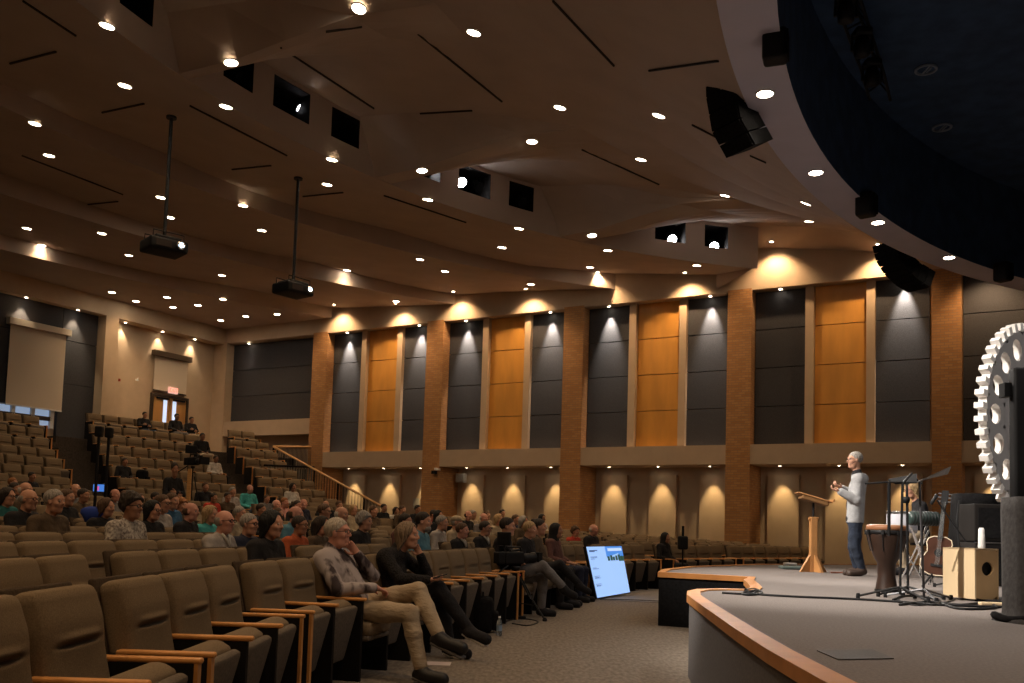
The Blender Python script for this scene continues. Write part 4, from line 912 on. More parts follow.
# (x, y, head height in the photo, hair, hair colour, clothes, skin, extras, pose, label)
CR = [
 (27,500,18,'bald','grey','black','fair','g','folded','bald man in glasses and black jacket looking up, left edge of the crowd'),
 (55,502,20,'short','grey','brown','fair','','lap','grey-haired woman in brown jacket looking down beside the bald man in black'),
 (26,489,14,'bald','white','brown','fair','g','lap','balding man in glasses directly behind the bald man in black jacket'),
 (8,497,16,'bob','dark','teal','fair','g','lap','dark-haired woman in glasses and teal top at the far left edge'),
 (15,489,12,'short','dark','grey','tan','','lap','dark-haired person half hidden behind the woman in teal'),
 (68,498,15,'short','brown','black','fair','','folded','man in black jacket just right of the grey-haired woman in brown'),
 (76,489,13,'bald','brown','grey','fair','','lap','man in grey sweater behind the pair left of the speaker stands'),
 (89,496,12,'short','dark','brown','tan','','lap','dark-haired person in brown just left of the small blue screen'),
 (107,508,17,'long','brown','black','fair','','lap','woman with long reddish brown hair behind the blue bundle'),
 (113,495,12,'bald','brown','grey','pink','','lap','pink-faced man behind the long-haired woman near the blue screen'),
 (125,496,10,'short','brown','black','fair','','lap','small figure between the blue screen and the man in patterned shirt'),
 (32,480,9,'short','dark','black','tan','','lap','dark-haired person in the rear row above the balding man'),
 (9,483,9,'short','ginger','plaid','fair','','lap','ginger-haired person at the upper left edge of the crowd'),
 (131,507,25,'curly','dark','white','tan','g','lap','dark curly-haired man in glasses and white patterned shirt'),
 (151,511,21,'bob','black','black','fair','g','lap','woman with dark bob and black top beside the man in patterned shirt'),
 (163,504,15,'short','brown','lightgrey','fair','g','lap','man in glasses and pale plaid shirt behind the dark-bobbed woman'),
 (173,499,13,'short','brown','blue','fair','','lap','man in a blue vest behind the man in pale plaid'),
 (182,506,13,'curly','ginger','brown','fair','','lap','woman with curly ginger hair left of the bald man in black'),
 (193,512,18,'bald','brown','black','pink','','lap','bald pink-faced man in black jacket left of the big man in grey shirt'),
 (211,515,17,'bob','blond','turq','fair','','lap','blond woman in turquoise top just behind the man in grey shirt'),
 (225,522,24,'bald','grey','lightgrey','pink','gc','folded','bald man in glasses and pale grey shirt seated in the third row'),
 (154,498,12,'short','dark','black','tan','','lap','dark-haired person behind the dark-bobbed woman'),
 (140,499,10,'short','brown','grey','fair','','lap','brown-haired head behind the man in patterned shirt'),
 (207,487,9,'short','brown','black','fair','','lap','man in dark suit and pale collar in a rear row below the camera operator'),
 (233,489,9,'short','grey','lightgrey','fair','','lap','grey-haired man in light shirt in a rear row left of the man in turquoise'),
 (214,498,8,'short','dark','red','tan','','lap','small figure in bright red top in the rear rows'),
 (224,497,9,'short','dark','brown','tan','','lap','dark-haired person right of the small figure in red'),
 (240,514,15,'short','grey','beige','fair','','lap','grey-haired head between the man in grey shirt and man in navy'),
 (250,525,22,'short','grey','navy','fair','g','folded','grey-haired man in glasses and navy jacket beside the man in grey shirt'),
 (273,525,24,'bob','black','black','fair','','lap','woman with black bob and black coat left of the orange sweater'),
 (298,529,20,'short','dark','orange','tan','g','lap','dark-haired man in glasses and orange-red sweater'),
 (294,515,17,'bald','brown','steel','pink','','lap','bald man in blue shirt behind the man in orange sweater'),
 (265,510,12,'short','dark','black','tan','','lap','dark-haired person above the woman with black bob'),
 (277,503,11,'bald','grey','black','pink','','lap','bald pink head in the crowd below the man in turquoise shirt'),
 (284,502,10,'short','ginger','pink','pink','','lap','ginger person in a pink top right of the bald pink head'),
 (271,499,8,'short','brown','grey','fair','','lap','small head left of the bald pink head'),
 (279,514,12,'short','brown','plaid','tan','','lap','person in plaid directly below the bald pink head'),
 (298,502,10,'short','dark','black','pink','','lap','dark-haired man below the woman in white near the stairs'),
 (304,500,10,'bald','brown','navy','pink','','lap','balding man in navy right below the woman in white'),
 (317,526,17,'bob','dark','brown','fair','g','lap','dark-haired woman in glasses behind the seated man in foreground'),
 (323,511,15,'short','brown','black','fair','g','lap','brown-haired man in glasses above the foreground man'),
 (342,515,15,'bald','white','lightgrey','fair','','lap','white-haired man in pale shirt between the foreground couple'),
 (326,505,9,'bald','brown','black','fair','','lap','small balding head above the man with brown hair and glasses'),
 (343,504,9,'short','brown','black','tan','','lap','brown-haired head at the foot of the sloping handrail'),
 (365,522,18,'curly','grey','black','fair','','lap','woman with curly grey hair and black top behind the foreground woman'),
 (370,511,11,'short','brown','brown','fair','','lap','brown-haired head above the curly grey-haired woman'),
 (353,510,10,'bob','blond','beige','fair','','lap','blond head left of the curly grey-haired woman'),
 (406,522,17,'short','dark','plaid','fair','','lap','bearded dark-haired man in plaid shirt left of the man in teal'),
 (424,522,20,'short','dark','steel','fair','','lap','heavy dark-haired man with grey beard in teal shirt'),
 (442,523,15,'short','grey','lightgrey','fair','','lap','grey-haired person in pale grey shirt right of the man in teal'),
 (457,523,15,'cap','white','beige','fair','','lap','man in pale cap and beige patterned shirt'),
 (384,508,9,'short','dark','black','tan','','lap','dark-clad person in an outer row under the lit pilaster'),
 (395,511,8,'bob','dark','white','tan','','lap','small person in white shirt right of the dark-clad one under the pilasters'),
 (418,507,9,'short','black','black','tan','','folded','dark-clad person in front of the small grey wall box'),
 (440,508,11,'hood','black','black','tan','','lap','woman with black head covering in an outer row'),
 (434,515,11,'short','dark','red','tan','','lap','dark-haired person in a red top just right of the man in teal'),
 (402,510,8,'short','brown','brown','fair','','lap','small brown-haired head above the bearded man'),
 (467,531,21,'short','brown','black','pink','c','cross','brown-haired man in black suit and white shirt right of the last empty chair'),
 (491,529,20,'short','dark','black','fair','gc','lap','man in glasses and black suit jacket behind the video camera'),
 (508,527,17,'short','dark','black','fair','','cross','dark-haired man in black whose face shows above the video camera'),
 (534,530,17,'short','blond','black','fair','','cross','fair-haired person in black right of the video camera'),
 (545,527,18,'bun','dark','brown','fair','','lap','woman with dark tied-up hair and brown jacket beside the camera'),
 (558,531,16,'hood','black','plaid','tan','','lap','woman in dark headwear with patterned scarf'),
 (469,515,9,'bald','brown','black','pink','','lap','bald man in black in the outer rows under the pale wall panel'),
 (475,512,9,'short','grey','beige','fair','','lap','grey-haired person beside the bald man in the outer rows'),
 (484,515,10,'bald','white','grey','pink','','lap','white-haired man in grey in the outer rows'),
 (489,510,9,'short','brown','beige','fair','','lap','brown-haired person behind the white-haired man in grey'),
 (499,517,10,'bob','blond','beige','fair','','lap','blond woman in beige in the outer rows'),
 (502,512,8,'short','dark','brown','fair','','lap','dark-haired person above the blond woman in beige'),
 (516,519,10,'short','brown','navy','fair','','lap','brown-haired man in navy left of the third brick pier'),
 (524,519,10,'bob','grey','brown','fair','','lap','grey-haired woman in brown left of the third brick pier'),
 (542,516,9,'hood','black','white','brown','','lap','person in dark hat and white top before the third brick pier'),
 (577,532,11,'curly','brown','red','fair','','lap','person in bright red jacket alone above the floor monitor'),
 (594,530,12,'bald','white','black','pink','','lap','bald man in black jacket seated above the floor monitor'),
 (125,462,9,'short','dark','black','tan','','lap','dark-clad man sitting alone in the middle of the stepped seats'),
 (216,459,9,'short','dark','white','brown','','lap','dark-skinned man in black waistcoat and white sleeves in the stepped seats'),
 (250,483,9,'bald','brown','turq','pink','','lap','man in turquoise shirt seated beside the right-hand stair'),
 (296,484,9,'bob','dark','white','tan','','lap','woman in white top at the end of a stepped row beside the handrail'),
 (145,415,8,'short','dark','black','tan','','folded','leftmost of the three people before the wooden double doors'),
 (177,417,8,'short','black','black','brown','','lap','middle one of the three people before the wooden double doors'),
 (192,420,8,'short','dark','black','tan','','folded','rightmost of the three people before the wooden double doors'),
 (214,427,6,'short','black','black','brown','','lap','tiny dark figure in the top row right of the doors'),
 (666,538,13,'hood','black','black','tan','','lap','person in black bending over a small camera in the front row'),
]
HZ = 1.185
grid_ = [(S['k'], S['i']) for S in SEATS]
def place(x, y, h):
    best = None; west = 228.0/h
    for j, S in enumerate(SEATS):
        if S['occ']: continue
        if S['k'] == 0 and x < 500: continue
        c, s_ = math.cos(S['h']), math.sin(S['h']); px, py = S['p'][0]+c*.055, S['p'][1]-s_*.055
        sx, sy = seen((px, py, S['z']+HZ))
        if abs(sx-x) > 40: continue
        dd = math.hypot(px, py); cost = ((sx-x)/4)**2+((sy-y)/3.5)**2+((dd-west)/(.07*west))**2
        if best is None or cost < best[0]: best = (cost, j, sx, sy, dd)
    return best
for q_ in sorted(CR, key=lambda r: -r[2]):
    x, y, h, hk, hc, clc, sk, ex, ps, lab = q_
    b_ = place(x, y, h)
    if b_ is None: print('UNPLACED', lab); continue
    S = SEATS[b_[1]]; S['occ'] = True
    c, s_ = math.cos(S['h']), math.sin(S['h'])
    # exact sight line: slide a little along the row and scale the figure slightly so the head sits where it is seen
    d = ray(x, y); px, py = S['p'][0]+c*.055, S['p'][1]-s_*.055
    along = np.array([s_, c]); den = along[0]*d[1]-along[1]*d[0]
    t = -(px*d[1]-py*d[0])/den if abs(den) > 1e-3 else 0; t = max(-.10, min(.10, t)); hp = np.array([px, py])+along*t
    zz_ = EYE+d[2]*(hp@d[:2])/(d[:2]@d[:2]); sc_ = max(.94, min(1.07, (zz_-S['z'])/HZ))
    if abs(b_[2]-x) > 9 or abs(b_[3]-y) > 5: print('loose', lab[:40], round(b_[2]-x), round(b_[3]-y), round(b_[4], 1), S['k'])
    o = thing('person', lab, 'person', (hp[0]-c*.055*sc_, hp[1]+s_*.055*sc_, S['z']), -S['h']+rnd.uniform(-.12, .12)); o.scale = (sc_, sc_, sc_)
    P_ = POSES[ps]; small_ = h < 11
    link2('body', P_['body'], SKIN[sk], o); link2('shirt', P_['shirt'], clom(clc), o); link2('trousers', P_['trousers'], clom(rnd.choice(['black', 'denim', 'grey', 'khaki', 'navy'])), o)
    if clc == 'white' and h == 25: o.children[1].material_slots[0].material = mat('white_patterned_cloth', (.65, .60, .52), .9, scale=38, color2=(.10, .07, .07))
    link2('hair', HAIR[hk], hairm(hc if hk not in ('hood',) else 'black') if hk != 'cap' else clom('beige'), o)
    if hk == 'cap': link2('hair_fringe', HAIR['bald'], hairm('grey'), o)
    if not small_:
        for sh_ in P_['shoes']: link2('shoe', sh_, clom('black'), o)
        link('eyes', EYES, o)
    if 'g' in ex: link('glasses', GLASSES, o)
    if 'c' in ex: link2('collar', COLLAR, clom('white'), o)
    if 'teal shirt' in lab or 'bearded' in lab: link2('beard', implicit('beard', [ell(HC+V3(.048, 0, -.085), (.052, .058, .045))]+[dict(cut=True, n=(0, 0, -1), c=-(HC[2]-.052))], .009, None), hairm('grey' if 'grey beard' in lab else 'dark'), o)

# the foreground man and woman occupy real seats too
def seat_near(X, Y, k=None):
    return min((S for S in SEATS if (k is None or S['k'] == k)), key=lambda S: math.hypot(S['p'][0]-X, S['p'][1]-Y))

# ================================================================ FOREGROUND FIGURES
def hero(name_label, J, Rh, hair, hairc, skin, shirtm, trom, shoem, vox, extra_hair=None, torso=1.0, legs=1.0, group=None):
    sk, sh, tr_, so = body_sets(J, Rh, torso, legs)
    base = np.array([J['pelvis'][0], J['pelvis'][1], J.get('floor', 0.0)])
    o = thing('person', name_label, 'person', tuple(base))
    def ad(nm, pr, v, m):
        for p in pr:
            if p.get('cut'): p['c'] -= float(np.array(p['n'])@base)
            else:
                p['a'] = np.array(p['a'])-base
                if 'b' in p: p['b'] = np.array(p['b'])-base
        return link(nm, implicit(nm, pr, v, m), o)
    b = ad('body', sk, vox, skin); s_ = ad('shirt', sh, .010, shirtm); t_ = ad('trousers', tr_, .010, trom)
    for q in so: ad('shoe', q, .008, shoem)
    H = J['head']
    ho = ad('hair', hair_prims(hair, H, Rh), .006, hairc); ruffle(ho.data, H-base, hair)
    m = MB()
    for sd in (-1, 1): m.lathe([(.001, -.012), (.008, -.009), (.012, 0), (.008, .009), (.001, .012)], H-base+Rh@V3(.080, sd*.031, .012), 12)
    m.build('eyes', MATS['eye'], o, True)
    return o, base
def glasses(o, H, base, Rh, m=None):
    gm = MB(); q = lambda *v: H-base+Rh@V3(*v)
    for s_ in (-1, 1):
        gm.tube([q(.104, s_*.033+.024*math.cos(t), .010+.018*math.sin(t)) for t in np.linspace(0, 2*math.pi, 17)], .0022, 5); gm.tube([q(.10, s_*.057, .016), q(.0, s_*.082, .014)], .0022, 4)
    gm.tube([q(.106, -.01, .014), q(.106, .01, .014)], .002, 4); gm.build('glasses', m or BLACKM, o)
AY = lambda x, y, Y: at_y(x, y, Y)
def yawR(az, pitch=0, roll=0):            # az: heading angle in the xy plane from +x
    return np.array(Matrix.Rotation(az, 3, 'Z') @ Matrix.Rotation(-pitch, 3, 'Y') @ Matrix.Rotation(roll, 3, 'X'))
# seats for the pair
S1 = min((S for S in SEATS if S['k'] == 0 and S['b'] == 3), key=lambda S: abs(S['i']-2)); S1['occ'] = True
S2 = min((S for S in SEATS if S['k'] == 0 and S['b'] == 3), key=lambda S: abs(S['i']-4)); S2['occ'] = True
def loc2w(S, v): c, s_ = math.cos(S['h']), math.sin(S['h']); return V3(S['p'][0]+c*v[0]+s_*v[1], S['p'][1]-s_*v[0]+c*v[1], S['z']+v[2])
Y1 = S1['p'][1]
# --- man: right ankle crossed, left hand on chin
J = dict(pelvis=loc2w(S1, (.17, 0, .57)), chest=loc2w(S1, (-.01, -.01, .86)), neck=loc2w(S1, (-.05, -.01, 1.02)), head=loc2w(S1, (.0, .0, 1.155)),
         sL=loc2w(S1, (-.03, .19, .955)), sR=loc2w(S1, (-.05, -.20, .94)), eL=loc2w(S1, (.23, .24, .80)), wL=loc2w(S1, (.145, .07, .99)),
         eR=loc2w(S1, (.15, -.29, .71)), wR=loc2w(S1, (.40, -.14, .73)),
         hL=loc2w(S1, (.20, .09, .56)), hR=loc2w(S1, (.20, -.10, .53)), kR=loc2w(S1, (.70, -.15, .54)), aR=loc2w(S1, (.83, -.18, .10)), tR=loc2w(S1, (1.02, -.22, .055)),
         kL=loc2w(S1, (.72, .0, .71)), aL=loc2w(S1, (.96, -.15, .37)), tL=loc2w(S1, (1.16, -.19, .30)), floor=S1['z'])
f = J['head']+V3(.06, 0, -.07)-J['wL']
J['hands'] = hand_prims(J['wL'], basis(f+V3(-.0, 0, .03), V3(0, -1, 0)), 1.0)+hand_prims(J['wR'], basis(loc2w(S1, (.5, .05, .66))-J['wR'], V3(0, 0, 1))*np.array([1, 1, -1]), .7)
SHIRTM = mat('ikat_shirt', (.045, .032, .036), .9, scale=5.5, color2=(.40, .35, .35), stretch=(1, 1, .5))
SHIRTM.node_tree.nodes['Color Ramp'].color_ramp.elements[0].position = .44; SHIRTM.node_tree.nodes['Color Ramp'].color_ramp.elements[1].position = .52
Rm = yawR(-S1['h']+.02, .06)
m1, b1 = hero('grey-haired man in patterned shirt and khaki trousers, legs crossed, hand on chin', J, Rm, 'short', mat('hair_silver', (.42, .37, .31), .75, .35, 90, .7, stretch=(1, 1, .15)), SKIN['pink'], SHIRTM, mat('khaki', (.40, .31, .21), .9, .10, 7, 1.0, stretch=(1, 1, 2)), mat('shoe_black', (.012, .011, .011), .5), .0075, torso=1.12)
glasses(m1, J['head'], b1, Rm)
m = MB(); A = J['aL']-b1; T = J['tL']-b1; 
for a_, t_ in ((J['aL'], J['tL']), (J['aR'], J['tR'])):
    dd = t_-a_; dd /= np.linalg.norm(dd); up_ = np.cross(np.cross(dd, V3(0, 0, 1)), dd); sd = np.cross(dd, up_)
    R = np.array([dd, sd, up_]).T; m = MB(); m.rbox((.30, .10, .024), .011, (a_+t_)/2-b1+dd*.0-up_*.075, R); m.build('shoe_sole', mat('sole_grey', (.10, .09, .085), .7), m1, True)
for a_, k_ in (('aL', 'kL'), ('aR', 'kR')):
    dd = (J[k_]-J[a_]); dd /= np.linalg.norm(dd); MB().tube([J[a_]-b1-dd*.01, J[a_]-b1+dd*.07], [.049, .049], 12).build('sock', mat('sock_dark', (.03, .028, .03), .9), m1, True)
MB().tube([J['wR']-b1+np.array([.025*math.cos(t)*0, .031*math.cos(t), .031*math.sin(t)]) for t in np.linspace(0, 2*math.pi, 14)], .005, 5).build('watch', BLACKM, m1)
# --- woman beside him
J = dict(pelvis=loc2w(S2, (0.07, 0, .57)), chest=loc2w(S2, (0.03, 0, .86)), neck=loc2w(S2, (0.10, -.01, 1.01)), head=loc2w(S2, (0.20, -.01, 1.135)),
         sL=loc2w(S2, (0.07, .17, .94)), sR=loc2w(S2, (0.03, -.18, .94)), eL=loc2w(S2, (0.35, .16, .76)), wL=loc2w(S2, (0.31, .04, .96)),
         eR=loc2w(S2, (0.23, -.26, .74)), wR=loc2w(S2, (0.49, -.20, .74)),
         hL=loc2w(S2, (0.11, .08, .54)), hR=loc2w(S2, (0.11, -.09, .53)), kR=loc2w(S2, (0.55, -.10, .66)), aR=loc2w(S2, (0.83, -.04, .30)), tR=loc2w(S2, (1.03, -.10, .22)),
         kL=loc2w(S2, (0.53, .06, .53)), aL=loc2w(S2, (0.63, .06, .10)), tL=loc2w(S2, (0.81, .04, .055)), floor=S2['z'])
f = J['head']+V3(.07, 0, -.08)-J['wL']
J['hands'] = hand_prims(J['wL'], basis(f, V3(0, -1, 0)), 1.0, s=.9)+hand_prims(J['wR'], basis(loc2w(S2, (.7, -.16, .76))-J['wR'], V3(0, 0, 1)), .7, s=.9)
Rw_ = yawR(-S2['h']-.05, .05)
m2, b2 = hero('woman with shoulder-length ash-blond hair in black fuzzy jacket, holding a phone', J, Rw_, 'long', mat('hair_ash', (.24, .17, .11), .7, .5, 80, .9, stretch=(1, 1, .08)), SKIN['fair'], mat('fuzzy_black', (.018, .016, .017), 1, .8, 70, 1.0), clom('black'), clom('black'), .0075, torso=.96, legs=.92)
for a_, t_ in ((J['aL'], J['tL']), (J['aR'], J['tR'])):
    dd = t_-a_; dd /= np.linalg.norm(dd); up_ = np.cross(np.cross(dd, V3(0, 0, 1)), dd); sd = np.cross(dd, up_)
    R = np.array([dd, sd, up_]).T; m = MB(); m.rbox((.27, .09, .028), .012, (a_+t_)/2-b2-up_*.072, R); m.build('shoe_sole', mat('sole_white', (.5, .47, .44), .7), m2, True)
p = J['wR']+basis(loc2w(S2, (.7, -.16, .76))-J['wR'], V3(0, 0, 1))[:, 0]*.10+V3(0, 0, .03); o = thing('smartphone', 'dark phone held in the hand of the woman in black', 'phone', tuple(p)); MB().rbox((.14, .07, .009), .004, (0, 0, 0), rot('Y', -.3)).build('phone_body', BLACK, o)
# --- speaker on stage, facing left
FT = at_z(855, 576, .70); SY = FT[1]; az = math.radians(184)
def sp(x, y, dY=0): return at_y(x, y, SY+dY)
J = dict(pelvis=sp(854.5, 519), chest=sp(857, 488), neck=sp(857, 472.5), head=sp(854.5, 460.5), sR=sp(862, 479, .16), sL=sp(858, 480, -.16), eL=sp(857, 500, -.22), wL=sp(840, 491.5, -.18), eR=sp(860, 498, .20), wR=sp(841, 488, .10),
         hL=sp(855, 522, -.08), hR=sp(856, 522, .08), kL=sp(855, 547, -.09), kR=sp(853, 547, .10), aL=sp(862, 570.5, -.07), aR=sp(857, 569, .16), tL=sp(850, 574.2, -.10), tR=sp(846, 572, .16), floor=.70)
for q in ('tL', 'tR'): J[q][2] = .745
for q in ('aL', 'aR'): J[q][2] = .80
J['hands'] = hand_prims(J['wL'], basis(V3(-1, .3, .35), V3(0, 0, 1)), .7)+hand_prims(J['wR'], basis(V3(-1, -.3, .5), V3(0, 0, 1)), .6)
Rs = yawR(az, .04)
JACKET = mat('light_grey_blazer', (.36, .36, .37), .9, .10, 9, .8)
m3, b3 = hero('grey-haired man in light grey blazer and dark jeans speaking on the stage', J, Rs, 'short', hairm('grey'), SKIN['fair'], clom('black'), mat('jeans', (.020, .028, .048), .9, .3, 12, .8), mat('brown_shoe', (.05, .03, .022), .5), .008, torso=.86)
# blazer: longer than the shirt, open at the neck
P, Cst, N = J['pelvis']-b3, J['chest']-b3, J['neck']-b3; lat = (J['sL']-J['sR']); lat /= np.linalg.norm(lat)
fl_ = (Rs@V3(1, 0, 0), .88)
bz = [cap(P+lat*.07-V3(0, 0, .16), Cst+lat*.09, .122, .118, k=.05, flat=fl_), cap(P-lat*.07-V3(0, 0, .16), Cst-lat*.09, .122, .118, k=.05, flat=fl_), cap(P-V3(0, 0, .16), Cst, .124, .122, k=.05, flat=fl_), cap(J['sL']-b3, J['sR']-b3, .080, k=.06), cap(N-V3(0, 0, .06), J['sL']-b3, .068, k=.05), cap(N-V3(0, 0, .06), J['sR']-b3, .068, k=.05)]
for s_, e_, w_ in (('sL', 'eL', 'wL'), ('sR', 'eR', 'wR')):
    a, b, c = J[s_]-b3, J[e_]-b3, J[w_]-b3; bz += [cap(a, b, .080, .066, .03), cap(b, b+(c-b)*.93, .066, .056, .02)]
fwd_ = Rs@V3(1, 0, 0); fr = Cst+fwd_*.16+V3(0, 0, .12)
bz += [dict(a=fr+V3(0, 0, .06), b=fr-V3(0, 0, .22), r=(.055, .03), k=.01, sub=True), dict(cut=True, n=(0, 0, 1), c=float(P[2]-.055))]
link('blazer', implicit('blazer', bz, .009, JACKET), m3)
glasses(m3, J['head'], b3, Rs)
MB().tube([J['head']-b3+Rs@V3(0, .082, 0), J['head']-b3+Rs@V3(.06, .075, -.05), J['head']-b3+Rs@V3(.095, .03, -.065)], .004, 5).build('headset_microphone', BLACK, m3)
# --- drummer seated at the back
DY = 14.3
def dp(x, y, dY=0): return at_y(x, y, DY+dY)
J = dict(pelvis=dp(921, 534), chest=dp(920, 513), neck=dp(917, 501.5), head=dp(911.5, 490.5), sR=dp(918, 506, .16), sL=dp(922, 506, -.16), eL=dp(922, 520, -.2), wL=dp(910, 523, -.15), eR=dp(914, 519, .2), wR=dp(906, 521, .15),
         hL=dp(920, 536, -.08), hR=dp(920, 536, .08), kL=dp(895+5, 538, -.15), kR=dp(897+5, 538, .15), aL=dp(905, 566, -.15), aR=dp(903, 565, .15), tL=dp(893, 569, -.15), tR=dp(893, 568, .15), floor=.7)
for q in ('tL', 'tR'): J[q][2] = .745
for q in ('aL', 'aR'): J[q][2] = .80
J['hands'] = hand_prims(J['wL'], basis(V3(-1, .1, -.2), V3(0, 0, 1)), .5)+hand_prims(J['wR'], basis(V3(-1, -.1, -.2), V3(0, 0, 1)), .5)
Rd = yawR(math.radians(190), -.1)
m4, b4 = hero('blond woman in black top and light trousers seated at the percussion', J, Rd, 'bob', hairm('blond'), SKIN['fair'], clom('black'), clom('khaki'), clom('black'), .010, torso=.94)
glasses(m4, J['head'], b4, Rd)
o = thing('stool', 'dark round stool under the blond percussionist', 'stool', (J['pelvis'][0], J['pelvis'][1], .7)); zz_ = J['pelvis'][2]-.7-.12
MB().lathe([(.16, zz_-.06), (.17, zz_-.02), (.15, zz_)], n=20).build('seat', BLACK, o, True)
for a in range(3): MB().tube([(0, 0, zz_-.06), (.2*math.cos(a*2.1), .2*math.sin(a*2.1), 0)], .014, 6).build('leg', CHROME, o)

# ================================================================ BUILD THE CHAIRS
SEATS.sort(key=lambda S: S['dist'])
BN = {}
def side_name(S):
    k, b = S['k'], S['b']
    if k >= 13: return ['stepped block left of the left stair', 'stepped block between the stairs', 'stepped block beside the handrail'][b]
    x, _ = seen((S['p'][0], S['p'][1], S['z']+.8)); return ''
protos = {}
def get(seated, lo, e):
    key = (seated, lo, e)
    if key not in protos: protos[key] = make_seat('theatre_chair', seated, lo, e); protos[key]['used'] = 0
    return protos[key]
def in_crowd(S):                          # hidden inside the crowd: nothing of it shows
    x, y = seen((S['p'][0], S['p'][1], S['z']+.9)); return False
rowsb = {}
for S in SEATS: rowsb.setdefault((S['k'], S['b']), []).append(S)
for v in rowsb.values():
    v.sort(key=lambda S: S['i'])
    for j, S in enumerate(v): S['j'] = j+1; S['m'] = len(v)
used_labels = set()
def seat_label(S):
    k, j = S['k'], S['j']; oc = 'occupied' if S['occ'] else 'empty'
    row = ORD[k+1]+' row' if k < 13 else ORD[23-k]+' row from the top'
    if k >= 13: return '%s taupe chair, %s from left in %s, %s' % (oc, ORD[j] if j < 31 else 'last', row, ['left of stairs', 'between stairs', 'by handrail'][S['b']])
    bank = {0: 'nearest-left', 1: 'left corner', 2: 'near left', 3: 'foreground couple', 4: 'video camera', 5: 'floor monitor', 6: 'centre', 7: 'fourth pier', 8: 'lectern', 9: 'speaker', 10: 'djembe', 11: 'far right'}[S['b']]
    return '%s taupe folding chair, %s seat of the %s block, %s' % (oc, ORD[j], bank, row)
# what is seen of each seat: nearest first, crude screen coverage
indiv, rest = [], []
cover = np.zeros((683, 1100), bool)
# the stage and its front hide the seats behind them
def poly_mask(P_):
    ys = np.arange(683)[:, None]; xs = np.arange(1100)[None, :]; m_ = np.zeros((683, 1100), bool); x0, y0 = P_[-1]
    for x1, y1 in P_:
        if y0 != y1: c = ((y0 > ys) != (y1 > ys)) & (xs < (x1-x0)*(ys-y0)/(y1-y0)+x0); m_ ^= c
        x0, y0 = x1, y1
    return m_
cover |= poly_mask([(660, 573), (690, 567), (757, 564), (865, 564), (1100, 566), (1100, 683), (660, 683)])
occ_people = [(q_[0], q_[1], q_[2]) for q_ in CR]
pm = [(S['dist'], S) for S in SEATS]
for S in SEATS:
    c, s_ = math.cos(S['h']), math.sin(S['h'])
    q = [seen(loc2w(S, v)) for v in ((-.16, -.27, .95), (-.16, .27, .95), (0, .27, .42), (.38, .27, .62), (.38, -.27, .62), (.3, -.27, .1), (-.05, -.27, .1))]
    xs = [a[0] for a in q]; ys = [a[1] for a in q]
    pl = poly_mask([q[0], q[1], q[2], q[6]]) | poly_mask([q[6], q[3], q[4], q[5]]); tot = pl.sum(); free = (pl & ~cover)[:, :1024].sum()
    cover |= pl
    if S['occ']:                          # the sitter hides what is behind
        h0 = seen(loc2w(S, (.05, 0, 1.31))); wd_ = 919*.24/max(S['dist'], 1)
        hd = 919*.11/max(S['dist'], 1); cover |= poly_mask([(h0[0]-hd, h0[1]), (h0[0]+hd, h0[1]), (h0[0]+hd, h0[1]+2.4*hd), (h0[0]+wd_, h0[1]+3.3*hd), (h0[0]+wd_*1.2, h0[1]+7.5*hd), (h0[0]-wd_, h0[1]+7.5*hd), (h0[0]-wd_, h0[1]+3.3*hd), (h0[0]-hd, h0[1]+2.4*hd)])
    S['free'] = free
cand = sorted([S for S in SEATS if S['free'] > 5 or S['occ']], key=lambda S: -S['free'])
indiv = cand[:298]; rest = cand[298:]
for S in indiv:
    lo = S['dist'] > 11; p = get(bool(S['occ']), lo, S['e']); t = p if not p['used'] else copy_tree(p); p['used'] = 1
    t.location = (S['p'][0], S['p'][1], S['z']); t.rotation_euler = (0, 0, -S['h']); t['label'] = seat_label(S)
    t['group'] = 'theatre chairs in the %s' % ('stepped rear seating' if S['k'] >= 13 else 'main floor rows')
for p in protos.values():
    if 'used' in p: del p['used']
for o in list(sc.objects):
    if 'used' in o: del o['used']
# the remaining far chairs as one object
vs, fs, mi = [], [], []; off = 0
parts_ = [(BACK_LO, 0), (SEAT_UP, 0), (PAN_UP, 1), (ARM, 2), (STD, 3), (SHELL, 3), (SEAT_DN, 0), (PAN_DN, 1)]
prep = []
for me, mt in parts_:
    co = np.empty(len(me.vertices)*3, np.float32); me.vertices.foreach_get('co', co); co = co.reshape(-1, 3).copy()
    if me in (ARM, STD): co[:, 1] -= PW/2-.01
    prep.append((co, [tuple(p.vertices) for p in me.polygons], mt, 1 if me in (SEAT_UP, PAN_UP) else 2 if me in (SEAT_DN, PAN_DN) else 0))
for S in rest:
    c, s_ = math.cos(-S['h']), math.sin(-S['h'])
    for co, pf, mt, wh in prep:
        if wh == (1 if S['occ'] else 2): continue
        q = np.c_[co[:, 0]*c-co[:, 1]*s_+S['p'][0], co[:, 0]*s_+co[:, 1]*c+S['p'][1], co[:, 2]+S['z']]; vs.append(q); fs += [tuple(i+off for i in f_) for f_ in pf]; mi += [mt]*len(pf); off += len(q)
if rest:
    me = bpy.data.meshes.new('distant_chairs'); me.from_pydata(np.concatenate(vs).tolist(), [], fs)
    for m_ in (SEATF, SEATU, OAKARM, DARKP): me.materials.append(m_)
    me.polygons.foreach_set('material_index', mi); me.polygons.foreach_set('use_smooth', [True]*len(me.polygons)); me.update()
    o = link('distant_chairs', me); o['kind'] = 'stuff'; tag(o, 'mass of taupe theatre chairs in the rows farther back', 'chairs')
print('SEATS', len(SEATS), len(indiv), len(rest))

# ================================================================ THINGS ON AND AROUND THE STAGE
SZ = .70
LECT = mat('lectern_wood', (.42, .20, .07), .4, .12, 4)
def G(x, y, z=SZ): return at_z(x, y, z)
